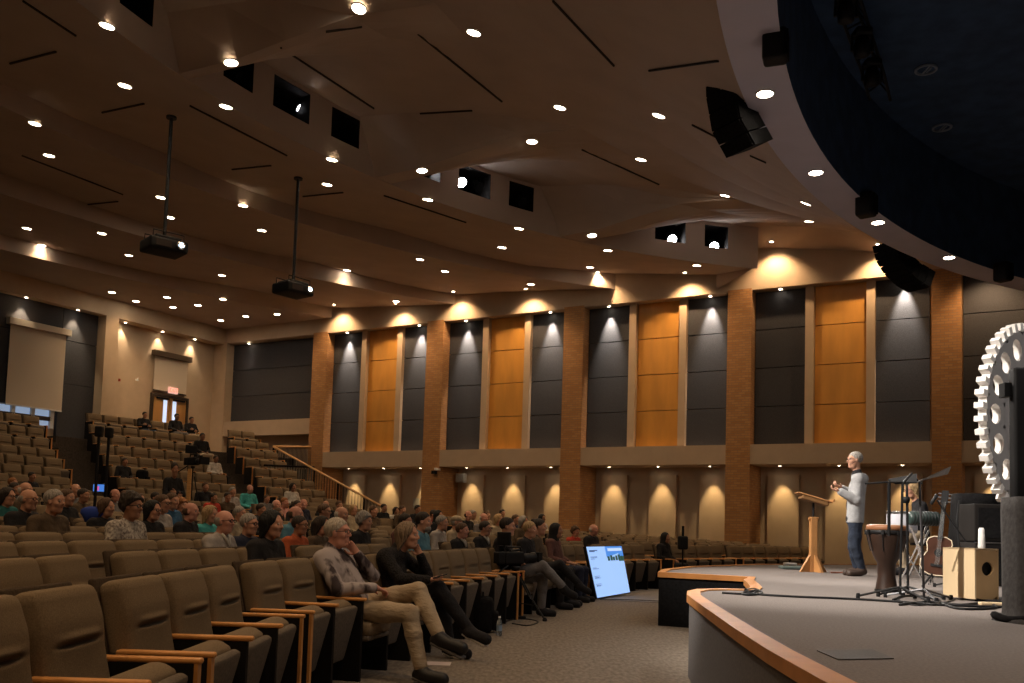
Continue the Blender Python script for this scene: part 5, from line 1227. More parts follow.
# ---- lectern
p = G(813, 572); LY = p[1]
def L_(x, y, d=0): return at_y(x, y, LY+d)-p
o = thing('lectern', 'slim wooden lectern with tilted top and single post in front of the speaker', 'lectern', tuple(p))
m = MB(); m.rbox((.105, .105, .62), .01, (0, 0, .55)); m.build('post', LECT, o)
m = MB()
for a in (.3, .3+math.pi/2, .3+math.pi, .3+1.5*math.pi):
    d = np.array([math.cos(a), math.sin(a), 0]); n = np.array([-d[1], d[0], 0])*.022; q0, q1, q2, q3 = d*.05, d*.24, d*.07+V3(0, 0, .26), d*.02+V3(0, 0, .26)
    mm = MB(); mm.hexa([q0-n, q0+n, q1+n, q1-n, q3-n+V3(0, 0, 0), q3+n, q2+n, q2-n]); mm.build('foot_bracket', LECT, o)
MB().cbox((0, 0, .14), (.11, .11, .28)).build('post_base', LECT, o)
MB().tube([(0, 0, .86), (0, 0, 1.13)], .018, 10).build('riser_tube', BLACKM, o); MB().tube([(-.075, 0, .83), (.075, 0, .83)], .03, 10).build('clamp_knob', LECT, o)
tp = rot('Z', math.radians(-8))@rot('Y', math.radians(16)); MB().rbox((.54, .40, .022), .01, (0, 0, 1.16), tp).build('desk_top', LECT, o, True); MB().cbox(tuple(V3(0, 0, 1.16)+tp@V3(.27, 0, .03)), (.02, .44, .04), tp).build('book_ledge', LECT, o); MB().rbox((.42, .36, .08), .02, (0, 0, 1.12), tp).build('under_shelf', mat('dark_oak', (.22, .11, .04), .5), o)
q = G(797, 569.5); o = thing('tray', 'shallow grey-green tray on the stage floor beside the lectern foot', 'tray', tuple(q)); MB().rbox((.55, .26, .05), .015, (0, 0, .03)).build('tray_body', mat('tray_green', (.10, .13, .12), .5), o, True)
q = G(797, 566.5); o = tag(MB().rbox((.24, .12, .05), .02, (0, 0, .03)).build('folded_cloth', WHITE, None, True), 'small crumpled white cloth behind the tray by the lectern', 'cloth'); o.location = (q[0]-.02, q[1]+.35, SZ); 
q = G(831, 573.2); o = tag(MB().tube([(0, 0, .012), (.15, .05, .012), (.3, .0, .03), (.22, -.04, .012), (.42, -.06, .012)], .012, 6).build('coiled_cable', mat('red_brown_cable', (.22, .07, .04), .5)), 'short reddish brown cable on the floor right of the lectern', 'cable'); o.location = tuple(q)

# ---- djembe
p = G(886.5, 592); o = thing('djembe', 'tall dark wooden goblet drum with tan rim on the stage', 'drum', tuple(p)); DJ = p
Hd = .70; s_ = 1.0
MB().lathe([(.115, 0), (.112, .02), (.088, .16), (.092, .30), (.12, .34), (.165, .46), (.192, .58), (.195, .64)], n=32).build('drum_shell', mat('drum_wood', (.034, .017, .011), .45, .3, 5), o, True)
MB().lathe([(.200, .60), (.207, .61), (.207, .635), (.200, .64)], n=32).build('tension_ring', BLACKM, o, True); MB().lathe([(.196, .64), (.204, .645), (.204, .675), (.196, .69), (.18, .695)], n=32).build('wooden_rim', mat('rim_tan', (.30, .13, .06), .5), o, True)
MB().lathe([(.185, .69), (.17, .70), (.001, .701)], n=32).build('drum_head', mat('drum_head', (.5, .42, .33), .6), o)
for a in range(8):
    c, s = math.cos(a*math.pi/4+.2), math.sin(a*math.pi/4+.2); MB().cbox((.205*c, .205*s, .615), (.03, .03, .05), rot('Z', a*math.pi/4+.2)).build('tuning_lug', BLACKM, o)
    MB().tube([(.21*c, .21*s, .62), (.16*c, .16*s, .42)], .005, 5).build('tuning_rod', BLACKM, o)
MB().lathe([(.118, .0), (.118, .03)], n=28).build('base_ring', BLACKM, o)
# ---- second small white snare/bucket
q = at_y(902, 533, 12.0); o = thing('small_drum', 'small white-shelled drum behind the djembe', 'drum', (q[0], q[1], SZ)); hz = q[2]-SZ
MB().lathe([(.18, hz), (.19, hz+.05), (.19, hz+.24), (.18, hz+.26)], n=24).build('drum_shell', mat('white_shell', (.45, .45, .5), .5), o, True); MB().lathe([(.195, hz+.245), (.2, hz+.25), (.2, hz+.275), (.195, hz+.28)], n=24).build('hoop', CHROME, o)
for a in range(3): MB().tube([(0, 0, hz), (.1*math.cos(a*2.1), .1*math.sin(a*2.1), hz*.5), (.28*math.cos(a*2.1), .28*math.sin(a*2.1), .01)], .012, 6).build('leg', CHROME, o)
# ---- stands
def tripod_base(o, h0, r, m_=BLACKM, a0=0, th=.011):
    for k in range(3):
        a = a0+k*2*math.pi/3; MB().tube([(0, 0, h0), (r*math.cos(a), r*math.sin(a), .02)], th, 6).build('leg', m_, o); MB().lathe([(.018, -.02), (.02, .0), (.016, .025)], (r*math.cos(a), r*math.sin(a), .02), 8).build('rubber_foot', BLACK, o)
# boom microphone stand over the djembe
b0 = G(900, 600); o = thing('microphone_stand', 'black boom microphone stand reaching left over the tan drum', 'microphone stand', tuple(b0)); Y0 = b0[1]
f_ = lambda x, y, dY=0: at_y(x, y, Y0+dY)-b0
MB().tube([(0, 0, .05), f_(902.5, 483)], .012, 8).build('pole', BLACKM, o); MB().tube([f_(903, 483), f_(912, 473)], .012, 6).build('clutch', BLACKM, o)
MB().tube([f_(865, 483.5), f_(888, 482), f_(905, 482)], .009, 6).build('boom_arm', BLACKM, o); MB().tube([f_(889, 482), f_(889, 536)], .016, 8).build('hanging_microphone', BLACK, o)
tripod_base(o, .12, .36, a0=2.9)
# music stand with the large black desk
b0 = G(924, 600); Y0 = b0[1]; o = thing('music_stand', 'grey orchestral music stand with wide dark desk, nearest to the cajon', 'music stand', tuple(b0)); f2 = lambda x, y, dY=0: at_y(x, y, Y0+dY)-b0
MB().tube([(0, 0, .03), f2(919.5, 482)], .012, 8).build('pole', mat('grey_metal', (.12, .12, .13), .4, metal=.6), o)
de = [f2(917, 482, -.12), f2(951, 466, .10), f2(948, 473, .28), f2(919, 480, .18)]
m = MB(); tk = V3(0, 0, -.012); m.hexa([q+tk for q in de]+de); m.build('desk', mat('desk_grey', (.16, .15, .14), .5), o)
m = MB(); de2 = [f2(888, 479, .05), f2(917, 473.5, .25), f2(917, 482, -.12), f2(895, 483, -.1)]; m.hexa([q+tk for q in de2]+de2); m.build('desk_wing', BLACK, o)
tripod_base(o, .1, .34, MATS['grey_metal'], a0=.4)
# second pole between
b0 = G(908, 597); o = thing('straight_microphone_stand', 'black straight stand with clamp between the boom stand and music stand', 'microphone stand', tuple(b0)); f3 = lambda x, y, dY=0: at_y(x, y, b0[1]+dY)-b0
MB().tube([(0, 0, .03), f3(907, 485)], .013, 8).build('pole', BLACKM, o); MB().tube([f3(906, 485), f3(915, 478), f3(922, 484)], .012, 6).build('clamp_arm', BLACKM, o); MB().lathe([(.03, -.03), (.035, 0), (.03, .03)], tuple(f3(906, 500)), 10).build('clutch', BLACK, o, True); tripod_base(o, .1, .33, a0=1.3)
# percussion bar on an X stand
b0 = G(925, 585); Y0 = 11.2; b0 = at_y(926, 581, Y0); b0[2] = SZ; o = thing('percussion_pad', 'dark ribbed cylindrical percussion bar on a chrome folding stand', 'percussion', tuple(b0)); f4 = lambda x, y, dY=0: at_y(x, y, Y0+dY)-b0
a, b = f4(908, 518), f4(939, 519); m = MB(); m.tube([a, a+(b-a)*.05, b-(b-a)*.05, b], [.06, .085, .085, .06], 16); m.build('pad_body', mat('pad_green', (.02, .035, .032), .35), o, True)
for u in np.linspace(.12, .88, 9): c = a+(b-a)*u; m = MB(); m.tube([c-(b-a)*.012, c+(b-a)*.012], .091, 14); m.build('ring', BLACKM, o, True)
for x0, y0, x1, y1 in ((927, 526, 899, 582), (911, 527, 930, 583), (929, 530, 905, 586), (913, 531, 934, 586)): MB().tube([f4(x0, y0, .1 if x0 > 920 else -.1), np.append(f4(x1, y1, .1)[:2], .01)], .012, 6).build('leg', CHROME, o)
# small boom stand with microphone by the guitar
b0 = G(962, 588); Y0 = b0[1]; o = thing('short_microphone_stand', 'short black microphone stand leaning between guitar and dark cabinet', 'microphone stand', tuple(b0)); f5 = lambda x, y, dY=0: at_y(x, y, Y0+dY)-b0
MB().tube([(0, 0, .03), f5(957, 520), f5(959, 500)], .01, 6).build('pole', BLACKM, o); MB().tube([f5(966, 542), f5(945, 512), f5(937, 500)], .009, 6).build('boom_arm', BLACKM, o); MB().tube([f5(931, 504), f5(937, 495)], .02, 10).build('microphone', BLACK, o, True); tripod_base(o, .1, .3, a0=.8)
# ---- guitar on a stand
GY = 11.0; b0 = at_y(942, 572, GY); b0[2] = SZ; o = thing('acoustic_guitar', 'dark brown acoustic guitar with pale binding leaning on a stand', 'guitar', tuple(b0)); g_ = lambda x, y, dY=0: at_y(x, y, GY+dY)-b0
gc, gt = g_(938, 557), g_(946, 487); axg = (gt-gc); Lg = np.linalg.norm(axg); axg /= Lg; nr = np.array([-.50, -.86, .0]); nr -= axg*(nr@axg); nr /= np.linalg.norm(nr); sdg = np.cross(axg, nr)
outl = [(-.22, 0), (-.215, .08), (-.18, .15), (-.12, .187), (-.05, .185), (.01, .15), (.06, .122), (.11, .128), (.16, .140), (.21, .125), (.24, .07), (.245, 0)]
ol = outl+[(u, -v) for u, v in outl[-2:0:-1]]
def gp(u, v, w_): return gc+axg*u+sdg*v+nr*w_
n_ = len(ol); m = MB(); m.add([gp(u, v, .0) for u, v in ol]+[gp(u, v, -.10) for u, v in ol], [tuple(range(n_)), tuple(range(2*n_-1, n_-1, -1))]+[(i, (i+1) % n_, n_+(i+1) % n_, n_+i) for i in range(n_)]); gb = m.build('guitar_body', mat('guitar_dark', (.05, .02, .012), .3, .3, 6), o)
MB().tube([gp(u, v, .002) for u, v in ol+[ol[0]]], .006, 5).build('binding', mat('binding', (.62, .52, .38), .4), o)
MB().lathe([(.048, -.001), (.048, .003)], tuple(gp(.05, 0, 0)), 20, np.array([sdg, axg, nr]).T).build('sound_hole', BLACK, o); MB().cbox(tuple(gp(-.10, 0, .008)), (.14, .03, .015), np.array([sdg, axg, nr]).T).build('bridge', BLACK, o)
m = MB(); m.cbox(tuple(gp(.43, 0, .012)), (.052, .44, .022), np.array([sdg, axg, nr]).T); m.build('neck', BLACK, o); MB().cbox(tuple(gp(.72, 0, .0)), (.075, .16, .02), np.array([sdg, axg, nr]).T).build('headstock', BLACK, o)
for i in range(3):
    for sd in (-1, 1): MB().cbox(tuple(gp(.67+i*.045, sd*.055, 0)), (.035, .014, .014), np.array([sdg, axg, nr]).T).build('tuning_peg', CHROME, o)
for k_ in range(6): MB().tube([gp(-.10, (k_-2.5)*.009, .024), gp(.66, (k_-2.5)*.007, .026)], .0012, 4).build('string', CHROME, o)
o = thing('guitar_stand', 'black tubular stand holding the acoustic guitar', 'stand', tuple(b0+V3(.05, .1, 0)))
bb = gc-axg*.23; MB().tube([bb+sdg*.12+nr*.08, bb+sdg*.12-nr*.12, bb-sdg*.12-nr*.12, bb-sdg*.12+nr*.08], .012, 6).build('cradle', BLACKM, o)
for v in ((-.3, -.25), (.3, -.25), (.05, .35)): MB().tube([bb-nr*.14+V3(-.05, -.1, .1), V3(v[0]-.05, v[1], .01)], .014, 6).build('leg', BLACKM, o)
MB().tube([bb-nr*.14, bb-nr*.14+axg*.5], .012, 6).build('pole', BLACKM, o)
# ---- cajon
a = G(943, 598); b = G(975, 601.5); c = G(992, 599); a[2] = b[2] = c[2] = SZ+.02; ux = b-a; W_ = np.linalg.norm(ux); ux /= W_; uy = np.array([-ux[1], ux[0], 0]); Hc = at_y(943, 547, a[1])[2]-SZ
Dc = .25
o = thing('cajon', 'pale birch box drum with round sound hole on its side', 'drum', (a[0], a[1], SZ)); R3 = np.array([ux, uy, [0, 0, 1]]).T
BIR = mat('birch', (.62, .47, .29), .45, .06, 4, stretch=(1, 1, .3)); BIRD = mat('birch_side', (.42, .27, .13), .5, .1, 4)
hz = Hc-.02; m = MB(); m.cbox(tuple(R3@V3(W_/2, .008, hz/2+.02)), (W_, .016, hz), R3); m.build('front_board', BIR, o)
m = MB(); m.cbox(tuple(R3@V3(.01, Dc/2+.016, hz/2+.02)), (.02, Dc, hz), R3); m.build('side_board', BIRD, o); m = MB(); m.cbox(tuple(R3@V3(W_/2, Dc+.02, hz/2+.02)), (W_, .016, hz), R3); m.build('back_board', BIRD, o)
m = MB(); m.cbox(tuple(R3@V3(W_/2, Dc/2+.01, Hc-.008)), (W_, Dc+.02, .016), R3); m.build('top_board', BIR, o)
m = MB(); nseg = 28; ring = []; rh = .065; cy_, cz_ = Dc*.52, hz*.60   # side board with a real hole
vs_ = []
for k_ in range(nseg):
    t = 2*math.pi*k_/nseg; cc, s1_ = math.cos(t), math.sin(t); q = max(abs(cc)/(Dc/2), abs(s1_)/(hz/2)) if False else None
    tx = (Dc-cy_ if cc > 0 else cy_)/abs(cc) if abs(cc) > 1e-6 else 1e9; tz = (hz-cz_ if s1_ > 0 else cz_)/abs(s1_) if abs(s1_) > 1e-6 else 1e9; tt = min(tx, tz)
    vs_ += [R3@V3(W_, cy_+rh*cc+.016, cz_+rh*s1_+.02), R3@V3(W_, cy_+tt*cc+.016, cz_+tt*s1_+.02), R3@V3(W_-.02, cy_+rh*cc+.016, cz_+rh*s1_+.02)]
m.add(vs_, [(3*k_, 3*k_+1, 3*((k_+1) % nseg)+1, 3*((k_+1) % nseg)) for k_ in range(nseg)]+[(3*k_, 3*((k_+1) % nseg), 3*((k_+1) % nseg)+2, 3*k_+2) for k_ in range(nseg)]); m.build('side_board', BIRD, o)
m = MB(); m.cbox(tuple(R3@V3(W_-.04, cy_+.016, cz_+.02)), (.004, .2, .2), R3); m.build('hole_shade_plate', BLACK, o)  # black plate added as the shade inside the box
for u, v in ((.03, .05), (W_-.03, .05), (.03, Dc-.03), (W_-.03, Dc-.03)): MB().lathe([(.018, 0), (.016, .022)], tuple(R3@V3(u, v, 0)), 10).build('rubber_foot', BLACK, o)
q = at_y(981.5, 546, a[1]+.75); o = thing('white_shaker', 'small upright white tube showing behind the pale box drum', 'percussion', (q[0], q[1], SZ)); MB().lathe([(.03, q[2]-SZ-.05), (.035, q[2]-SZ), (.03, q[2]-SZ+.17), (.02, q[2]-SZ+.19)], n=12).build('tube', WHITE, o, True); MB().tube([(0, 0, 0), (0, 0, q[2]-SZ)], .012, 6).build('pole', BLACKM, o)
# white crossbar under column
q = G(1000, 606); o = tag(MB().rbox((.36, .06, .03), .01, (0, 0, .016)).build('wooden_slat', BIR), 'short pale wooden slat on the floor right of the box drum', 'slat'); o.location = tuple(q)
# ---- dark amplifier cabinets behind
AYY = 11.6; l = at_y(971, 600, AYY); r_ = at_y(1010, 600, AYY); tz = at_y(985, 503, AYY)[2]
o = thing('amplifier_cabinet', 'tall black amplifier stack behind the pale box drum', 'amplifier', (l[0]+.35, AYY+.2, SZ)); wd = .72
MB().rbox((wd, .45, (tz-SZ)*.52), .02, (0.05, 0, (tz-SZ)*.26)).build('lower_cabinet', DARKP, o, True); MB().rbox((wd, .42, (tz-SZ)*.46), .02, (0.05, 0, (tz-SZ)*.76)).build('upper_cabinet', DARKP, o, True)
MB().cbox((.05, -.225, (tz-SZ)*.26), (wd*.86, .01, (tz-SZ)*.42)).build('lower_grille', BLACKC, o); MB().cbox((.05, -.212, (tz-SZ)*.76), (wd*.86, .01, (tz-SZ)*.36)).build('upper_grille', BLACKC, o); MB().cbox((.05, -.225, (tz-SZ)*.52), (wd, .02, .02)).build('trim_bar', CHROME, o)
q = at_y(968, 560, 12.6); o = thing('draped_speaker', 'dark cloth-draped speaker standing left of the black amplifier', 'speaker', (q[0]+.1, 12.6, SZ)); tz2 = at_y(975, 494, 12.6)[2]-SZ
m = MB(); rr_ = random.Random(5); prof = []
for z_ in np.linspace(0, tz2, 9):
    for k_ in range(20): t = 2*math.pi*k_/20; w_ = .30+.025*math.sin(5*t+z_*3)-.03*z_/tz2; prof.append((w_*np.sign(math.cos(t))*abs(math.cos(t))**.45, w_*.8*np.sign(math.sin(t))*abs(math.sin(t))**.45, z_))
m.add(prof, [(i*20+j, i*20+(j+1) % 20, (i+1)*20+(j+1) % 20, (i+1)*20+j) for i in range(8) for j in range(20)]+[tuple(range(160, 180))]); m.build('drape', BLACKC, o, True)
MB().cbox((0, 0, tz2*.5), (.36, .3, tz2*.96)).build('speaker_cabinet', BLACK, o)
# ---- column draped in cloth at the right edge
b0 = G(1018, 622); CY0 = b0[1]; o = thing('draped_stand', 'tall black screen stand wrapped in dark cloth at the right edge', 'stand', tuple(b0)); tz = at_y(1015, 375, CY0)[2]-SZ; mz = at_y(1012, 497, CY0)[2]-SZ
m = MB(); vs_ = []; N_ = 28
x0 = at_y(1010, 560, CY0)[0]-b0[0]
for z_, k2 in ((0, 1.28), (.02, 1.25), (.05, 1.02), (.10, 1.0), (mz*.5, .99), (mz*.9, 1.0), (mz, .98)):
    for k_ in range(N_): t = 2*math.pi*k_/N_; w_ = .235*k2+.008*math.sin(7*t+z_*2); vs_.append((w_*np.sign(math.cos(t))*abs(math.cos(t))**.6+x0+.225, w_*.8*np.sign(math.sin(t))*abs(math.sin(t))**.6, z_))
m.add(vs_, [(i*N_+j, i*N_+(j+1) % N_, (i+1)*N_+(j+1) % N_, (i+1)*N_+j) for i in range(6) for j in range(N_)]+[tuple(range(6*N_, 7*N_))]); m.build('cloth_wrap', GREYC, o, True)
MB().rbox((.62, .10, tz-mz+.1), .02, (x0+.33, 0, (tz+mz)/2)).build('screen_back', BLACK, o, True); MB().cbox((x0-.015, .02, at_y(1005, 390, CY0)[2]-SZ), (.05, .08, .10)).build('bracket', BLACK, o)
MB().tube([(x0+.2, 0, 0), (x0+.2, 0, tz-.2)], .03, 8).build('pole', BLACKM, o)
m = MB(); pts_ = [(x0+.225+.30*math.cos(t)*(1+.05*math.sin(3*t)), .24*math.sin(t), .03+.01*math.sin(5*t)) for t in np.linspace(0, 2*math.pi, 40)]; m.tube(pts_, .026, 7); m.build('rolled_hem', BLACKC, o, True)
# ---- white gear wheel
GYY = 8.55; gc = at_y(1031, 421, GYY); o = thing('gear_wheel', 'large white gear wheel sculpture with round holes at the right edge', 'sculpture', tuple(gc)); nrm = V3(.60, -.80, 0); sx = np.cross(V3(0, 0, 1), nrm)*1.0; sx /= np.linalg.norm(sx)
RR = abs(at_y(1027, 421, GYY)[2]-at_y(1027, 324, GYY)[2]); NT = 48; TH = .075
def gpt(r, t, w_): return sx*(r*math.cos(t))+V3(0, 0, r*math.sin(t))+nrm*w_
GW = mat('gear_shaded_face', (.34, .33, .33), .7); GE = mat('gear_white', (.82, .79, .76), .6)  # face of the white wheel greyed to hold its shade
ri = RR*.925; hr, hc = RR*.10, RR*.745; NH = 16; m = MB(); vs_ = []; fs_ = []
per = 12
for hI in range(NH):                      # face with real holes, built as sectors
    t0 = 2*math.pi*hI/NH; dt = math.pi/NH
    hole = [(hc+hr*1.25*math.cos(a_)*.9, hr*math.sin(a_)) for a_ in [2*math.pi*j/per for j in range(per)]]
    outer = []
    for j in range(per):
        a_ = 2*math.pi*j/per; cx_, sy_ = math.cos(a_), math.sin(a_); r_o = hc+(ri-hc)*max(-1, min(1, cx_*1.42)) if cx_ > 0 else hc+(hc-RR*.55)*max(-1, cx_*1.42); outer.append((r_o, dt*max(-1, min(1, sy_*1.42))))
    for w_ in (0, -TH):
        base_ = len(vs_)
        for (rx, ty) in hole: vs_.append(gpt(math.hypot(rx, ty), t0+math.atan2(ty, rx), w_))
        for (rx, dtt) in outer: vs_.append(gpt(rx, t0+dtt, w_))
        for j in range(per): k_ = (j+1) % per; fs_.append((base_+j, base_+k_, base_+per+k_, base_+per+j))
    b2_ = len(vs_)-4*per
    hw = MB(); hw.add(vs_[b2_:], [(j, (j+1) % per, 2*per+(j+1) % per, 2*per+j) for j in range(per)]); hw.build('hole_wall', GE, o, True)
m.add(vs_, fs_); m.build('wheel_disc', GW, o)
m = MB(); nn = 72
for w_ in (0, -TH): pass
vv = [gpt(r, 2*math.pi*i/nn, w_) for r in (RR*.56, RR*.30) for w_ in (0, -TH) for i in range(nn)]
q_i = lambda a_, i: a_*nn+(i % nn)
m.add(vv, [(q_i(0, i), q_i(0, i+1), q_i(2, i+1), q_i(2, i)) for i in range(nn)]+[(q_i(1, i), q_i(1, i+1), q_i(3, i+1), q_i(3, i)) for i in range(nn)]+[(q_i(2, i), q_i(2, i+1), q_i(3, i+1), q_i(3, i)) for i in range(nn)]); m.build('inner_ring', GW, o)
m = MB(); vv = [gpt(ri, 2*math.pi*i/nn, w_) for w_ in (.0, -TH) for i in range(nn)]; m.add(vv, [(q_i(0, i), q_i(0, i+1), q_i(1, i+1), q_i(1, i)) for i in range(nn)]); m.build('rim', GE, o)
for i in range(NT):
    t = 2*math.pi*(i+.5)/NT; h0, h1 = .52*math.pi/NT, .40*math.pi/NT; mm = MB()
    mm.hexa([gpt(ri-.01, t-h0, .004), gpt(ri-.01, t+h0, .004), gpt(ri-.01, t+h0, -TH-.004), gpt(ri-.01, t-h0, -TH-.004), gpt(RR, t-h1, .004), gpt(RR, t+h1, .004), gpt(RR, t+h1, -TH-.004), gpt(RR, t-h1, -TH-.004)]); mm.build('tooth', GE, o)
MB().tube([nrm*-.2, nrm*.1], .07, 14).build('hub', BLACKM, o)
for a_ in range(4): MB().tube([gpt(.05, a_*math.pi/2+.4, -.06), gpt(RR*.32, a_*math.pi/2+.4, -.06)], .03, 6).build('spoke', GE, o)
MB().tube([nrm*-.15, nrm*-.15+V3(0, 0, SZ-gc[2])], .04, 10).build('support_post', BLACKM, o); MB().lathe([(.35, SZ-gc[2]), (.35, SZ-gc[2]+.02)], tuple(nrm*-.15), 20).build('base_plate', BLACKM, o)
# ---- cables on stage
def cable(pts, label, r=.011, z=SZ, mm=BLACK, name='stage_cable'):
    P_ = [G(x, y, z) for x, y in pts]; sm_ = []
    for i in range(len(P_)-1):
        a, b = P_[i], P_[i+1]; p0_, p3 = P_[max(i-1, 0)], P_[min(i+2, len(P_)-1)]
        for u in np.linspace(0, 1, 7)[:-1]: sm_.append(.5*((2*a)+(-p0_+b)*u+(2*p0_-5*a+4*b-p3)*u*u+(-p0_+3*a-3*b+p3)*u**3)+V3(0, 0, r))
    sm_.append(P_[-1]+V3(0, 0, r)); c0 = sm_[0]; o_ = tag(MB().tube([q-c0 for q in sm_], r, 6).build(name, mm, None, True), label, 'cable'); o_.location = tuple(c0); return o_
cable([(722, 594), (750, 595), (757, 591), (748, 594), (765, 596), (800, 598), (850, 600), (900, 603), (940, 606), (990, 608), (1006, 608)], 'long black cable running across the stage from the stage edge to the stands')
cable([(745, 591), (755, 590), (762, 594), (752, 596), (742, 595), (748, 592)], 'small loop of black cable near the rear stage edge')
cable([(893, 601), (905, 597), (925, 598), (940, 602), (935, 606), (915, 604), (900, 606), (930, 603), (960, 606), (985, 604), (996, 609), (960, 610), (940, 604)], 'tangle of black cable on the floor below the music stands')
cable([(903, 595), (898, 600), (915, 606), (945, 603), (955, 600)], 'thin black cable coiled at the foot of the boom stand', .007)

# ---- floor: video monitor, camera tripod, bottle, bag
bl, br, tl, tr_ = at_z(598, 595, .02), at_z(630, 588, .02), None, None
Ym = bl[1]; bl = at_y(597.5, 595, 16.7); br = at_y(630, 589.5, 17.8); tl = at_y(586.5, 544, 16.9); tr2 = at_y(621.5, 543.5, 18.0)
dz = bl[2]-.03; o = thing('floor_monitor', 'bright blue-white flat screen leaning on the floor before the front row', 'screen', (bl[0], bl[1], 0))
Q = [q-V3(bl[0], bl[1], dz*1.0) for q in (bl, br, tr2, tl)]
nrmM = np.cross(Q[1]-Q[0], Q[3]-Q[0]); nrmM /= np.linalg.norm(nrmM)
if nrmM[1] > 0: nrmM = -nrmM
cn = sum(Q)/4
m = MB(); E_ = [cn+(q-cn)*1.03 for q in Q]; m.hexa([q-nrmM*.06 for q in E_]+[q-nrmM*.006 for q in E_]); m.build('bezel', BLACK, o)
SCR = bpy.data.materials.new('screen_picture'); SCR.use_nodes = True; MATS['screen_picture'] = SCR
def em_mat(name, c, s=1.6): return mat(name, c, emit=s, rough=.4)
def on_scr(u0, u1, v0, v1, d=.0):         # v from top
    f = lambda u, v: Q[3]+(Q[2]-Q[3])*u+((Q[0]-Q[3])*(1-u)+(Q[1]-Q[2])*u)*v+nrmM*d
    return [f(u0, v1), f(u1, v1), f(u1, v0), f(u0, v0)]
def panel(nm, u0, u1, v0, v1, d, m_): m = MB(); A_ = on_scr(u0, u1, v0, v1, d); m.hexa([q-nrmM*.004 for q in A_]+A_); return m.build(nm, m_, o)
panel('display', 0, 1, 0, 1, .0, em_mat('scr_blue', (.36, .58, .98), .30))
panel('photo_sky', .50, 1, 0, .22, .003, em_mat('scr_sky', (.08, .28, .80), .28)); panel('photo_clouds', .56, .97, .04, .10, .006, em_mat('scr_cloud', (.6, .75, 1), .28)); panel('photo_hills', .50, 1, .22, .32, .003, em_mat('scr_hill', (.05, .12, .10), .3))
for i, (u, h_) in enumerate(((.55, .05), (.63, .07), (.70, .04), (.78, .06), (.86, .08), (.94, .05))): panel('photo_trees', u-.03, u+.03, .24-h_+.02, .30, .006, em_mat('scr_tree', (.02, .06, .04), .3))
TX = em_mat('scr_text', (.03, .06, .16), .3)
for v, wd_ in ((.07, .22), (.09, .14), (.20, .18), (.22, .18), (.245, .10), (.42, .10), (.44, .16), (.585, .14), (.61, .12), (.625, .16), (.74, .14), (.765, .16), (.78, .12)):
    panel('text_line', .05, .05+wd_, v, v+(.016 if v < .1 else .008), .004, TX)
MB().tube([E_[3]*.3+E_[2]*.7-nrmM*.06, (E_[0]+E_[1])/2-nrmM*.7-V3(0, 0, (E_[0]+E_[1])[2]/2-.02)], .02, 6).build('rear_prop', BLACKM, o)
q = G(588, 596, 0); o = tag(MB().rbox((.08, .28, .62), .01, (0, 0, .31)).build('row_end_panel', OAK), 'oak row-end panel left of the bright floor monitor', 'panel'); q = at_y(587, 590, 17.2); o.location = (q[0], 17.2, 0)
# light mat on floor under the monitor, cable
cable([(600, 600), (640, 601), (675, 603), (690, 606)], 'thin black cable on the floor in front of the monitor', .012, 0.0, BLACK, 'floor_cable')
MATF = mat('floor_mat', (.22, .20, .19), .9, .1, 20); q4 = [at_z(x, y, .004) for x, y in ((600, 600), (688, 604), (690, 590), (642, 589))]; q0_ = q4[0].copy(); m = MB(); m.hexa([q-q0_ for q in q4]+[q-q0_+V3(0, 0, .006) for q in q4]); o = tag(m.build('floor_mat', MATF), 'grey mat on the floor between the monitor and the stage', 'mat'); o.location = tuple(q0_)

def tripod(base, H_, spread, label, a0=.5, name='camera_tripod'):
    o = thing(name, label, 'tripod', tuple(base)); MB().tube([(0, 0, H_*.35), (0, 0, H_)], .022, 8).build('centre_column', BLACKM, o); MB().lathe([(.05, H_-.06), (.07, H_-.03), (.06, H_)], n=14).build('fluid_head', BLACKM, o, True)
    for k_ in range(3):
        a = a0+k_*2*math.pi/3; d = V3(math.cos(a), math.sin(a), 0)
        for sgn in (-1, 1): n_ = V3(-d[1], d[0], 0)*.022*sgn; MB().tube([V3(0, 0, H_*.86)+d*.05+n_, d*spread*.55+V3(0, 0, H_*.40)+n_], .012, 6).build('upper_leg_tube', BLACKM, o)
        MB().tube([d*spread*.5+V3(0, 0, H_*.45), d*spread+V3(0, 0, .02)], .014, 6).build('leg', BLACKM, o); MB().lathe([(.03, 0), (.035, .02), (.02, .05)], tuple(d*spread), 10).build('rubber_foot', BLACK, o)
        MB().tube([d*spread*.62+V3(0, 0, H_*.28), V3(0, 0, H_*.30)], .008, 5).build('spreader', BLACKM, o)
    return o
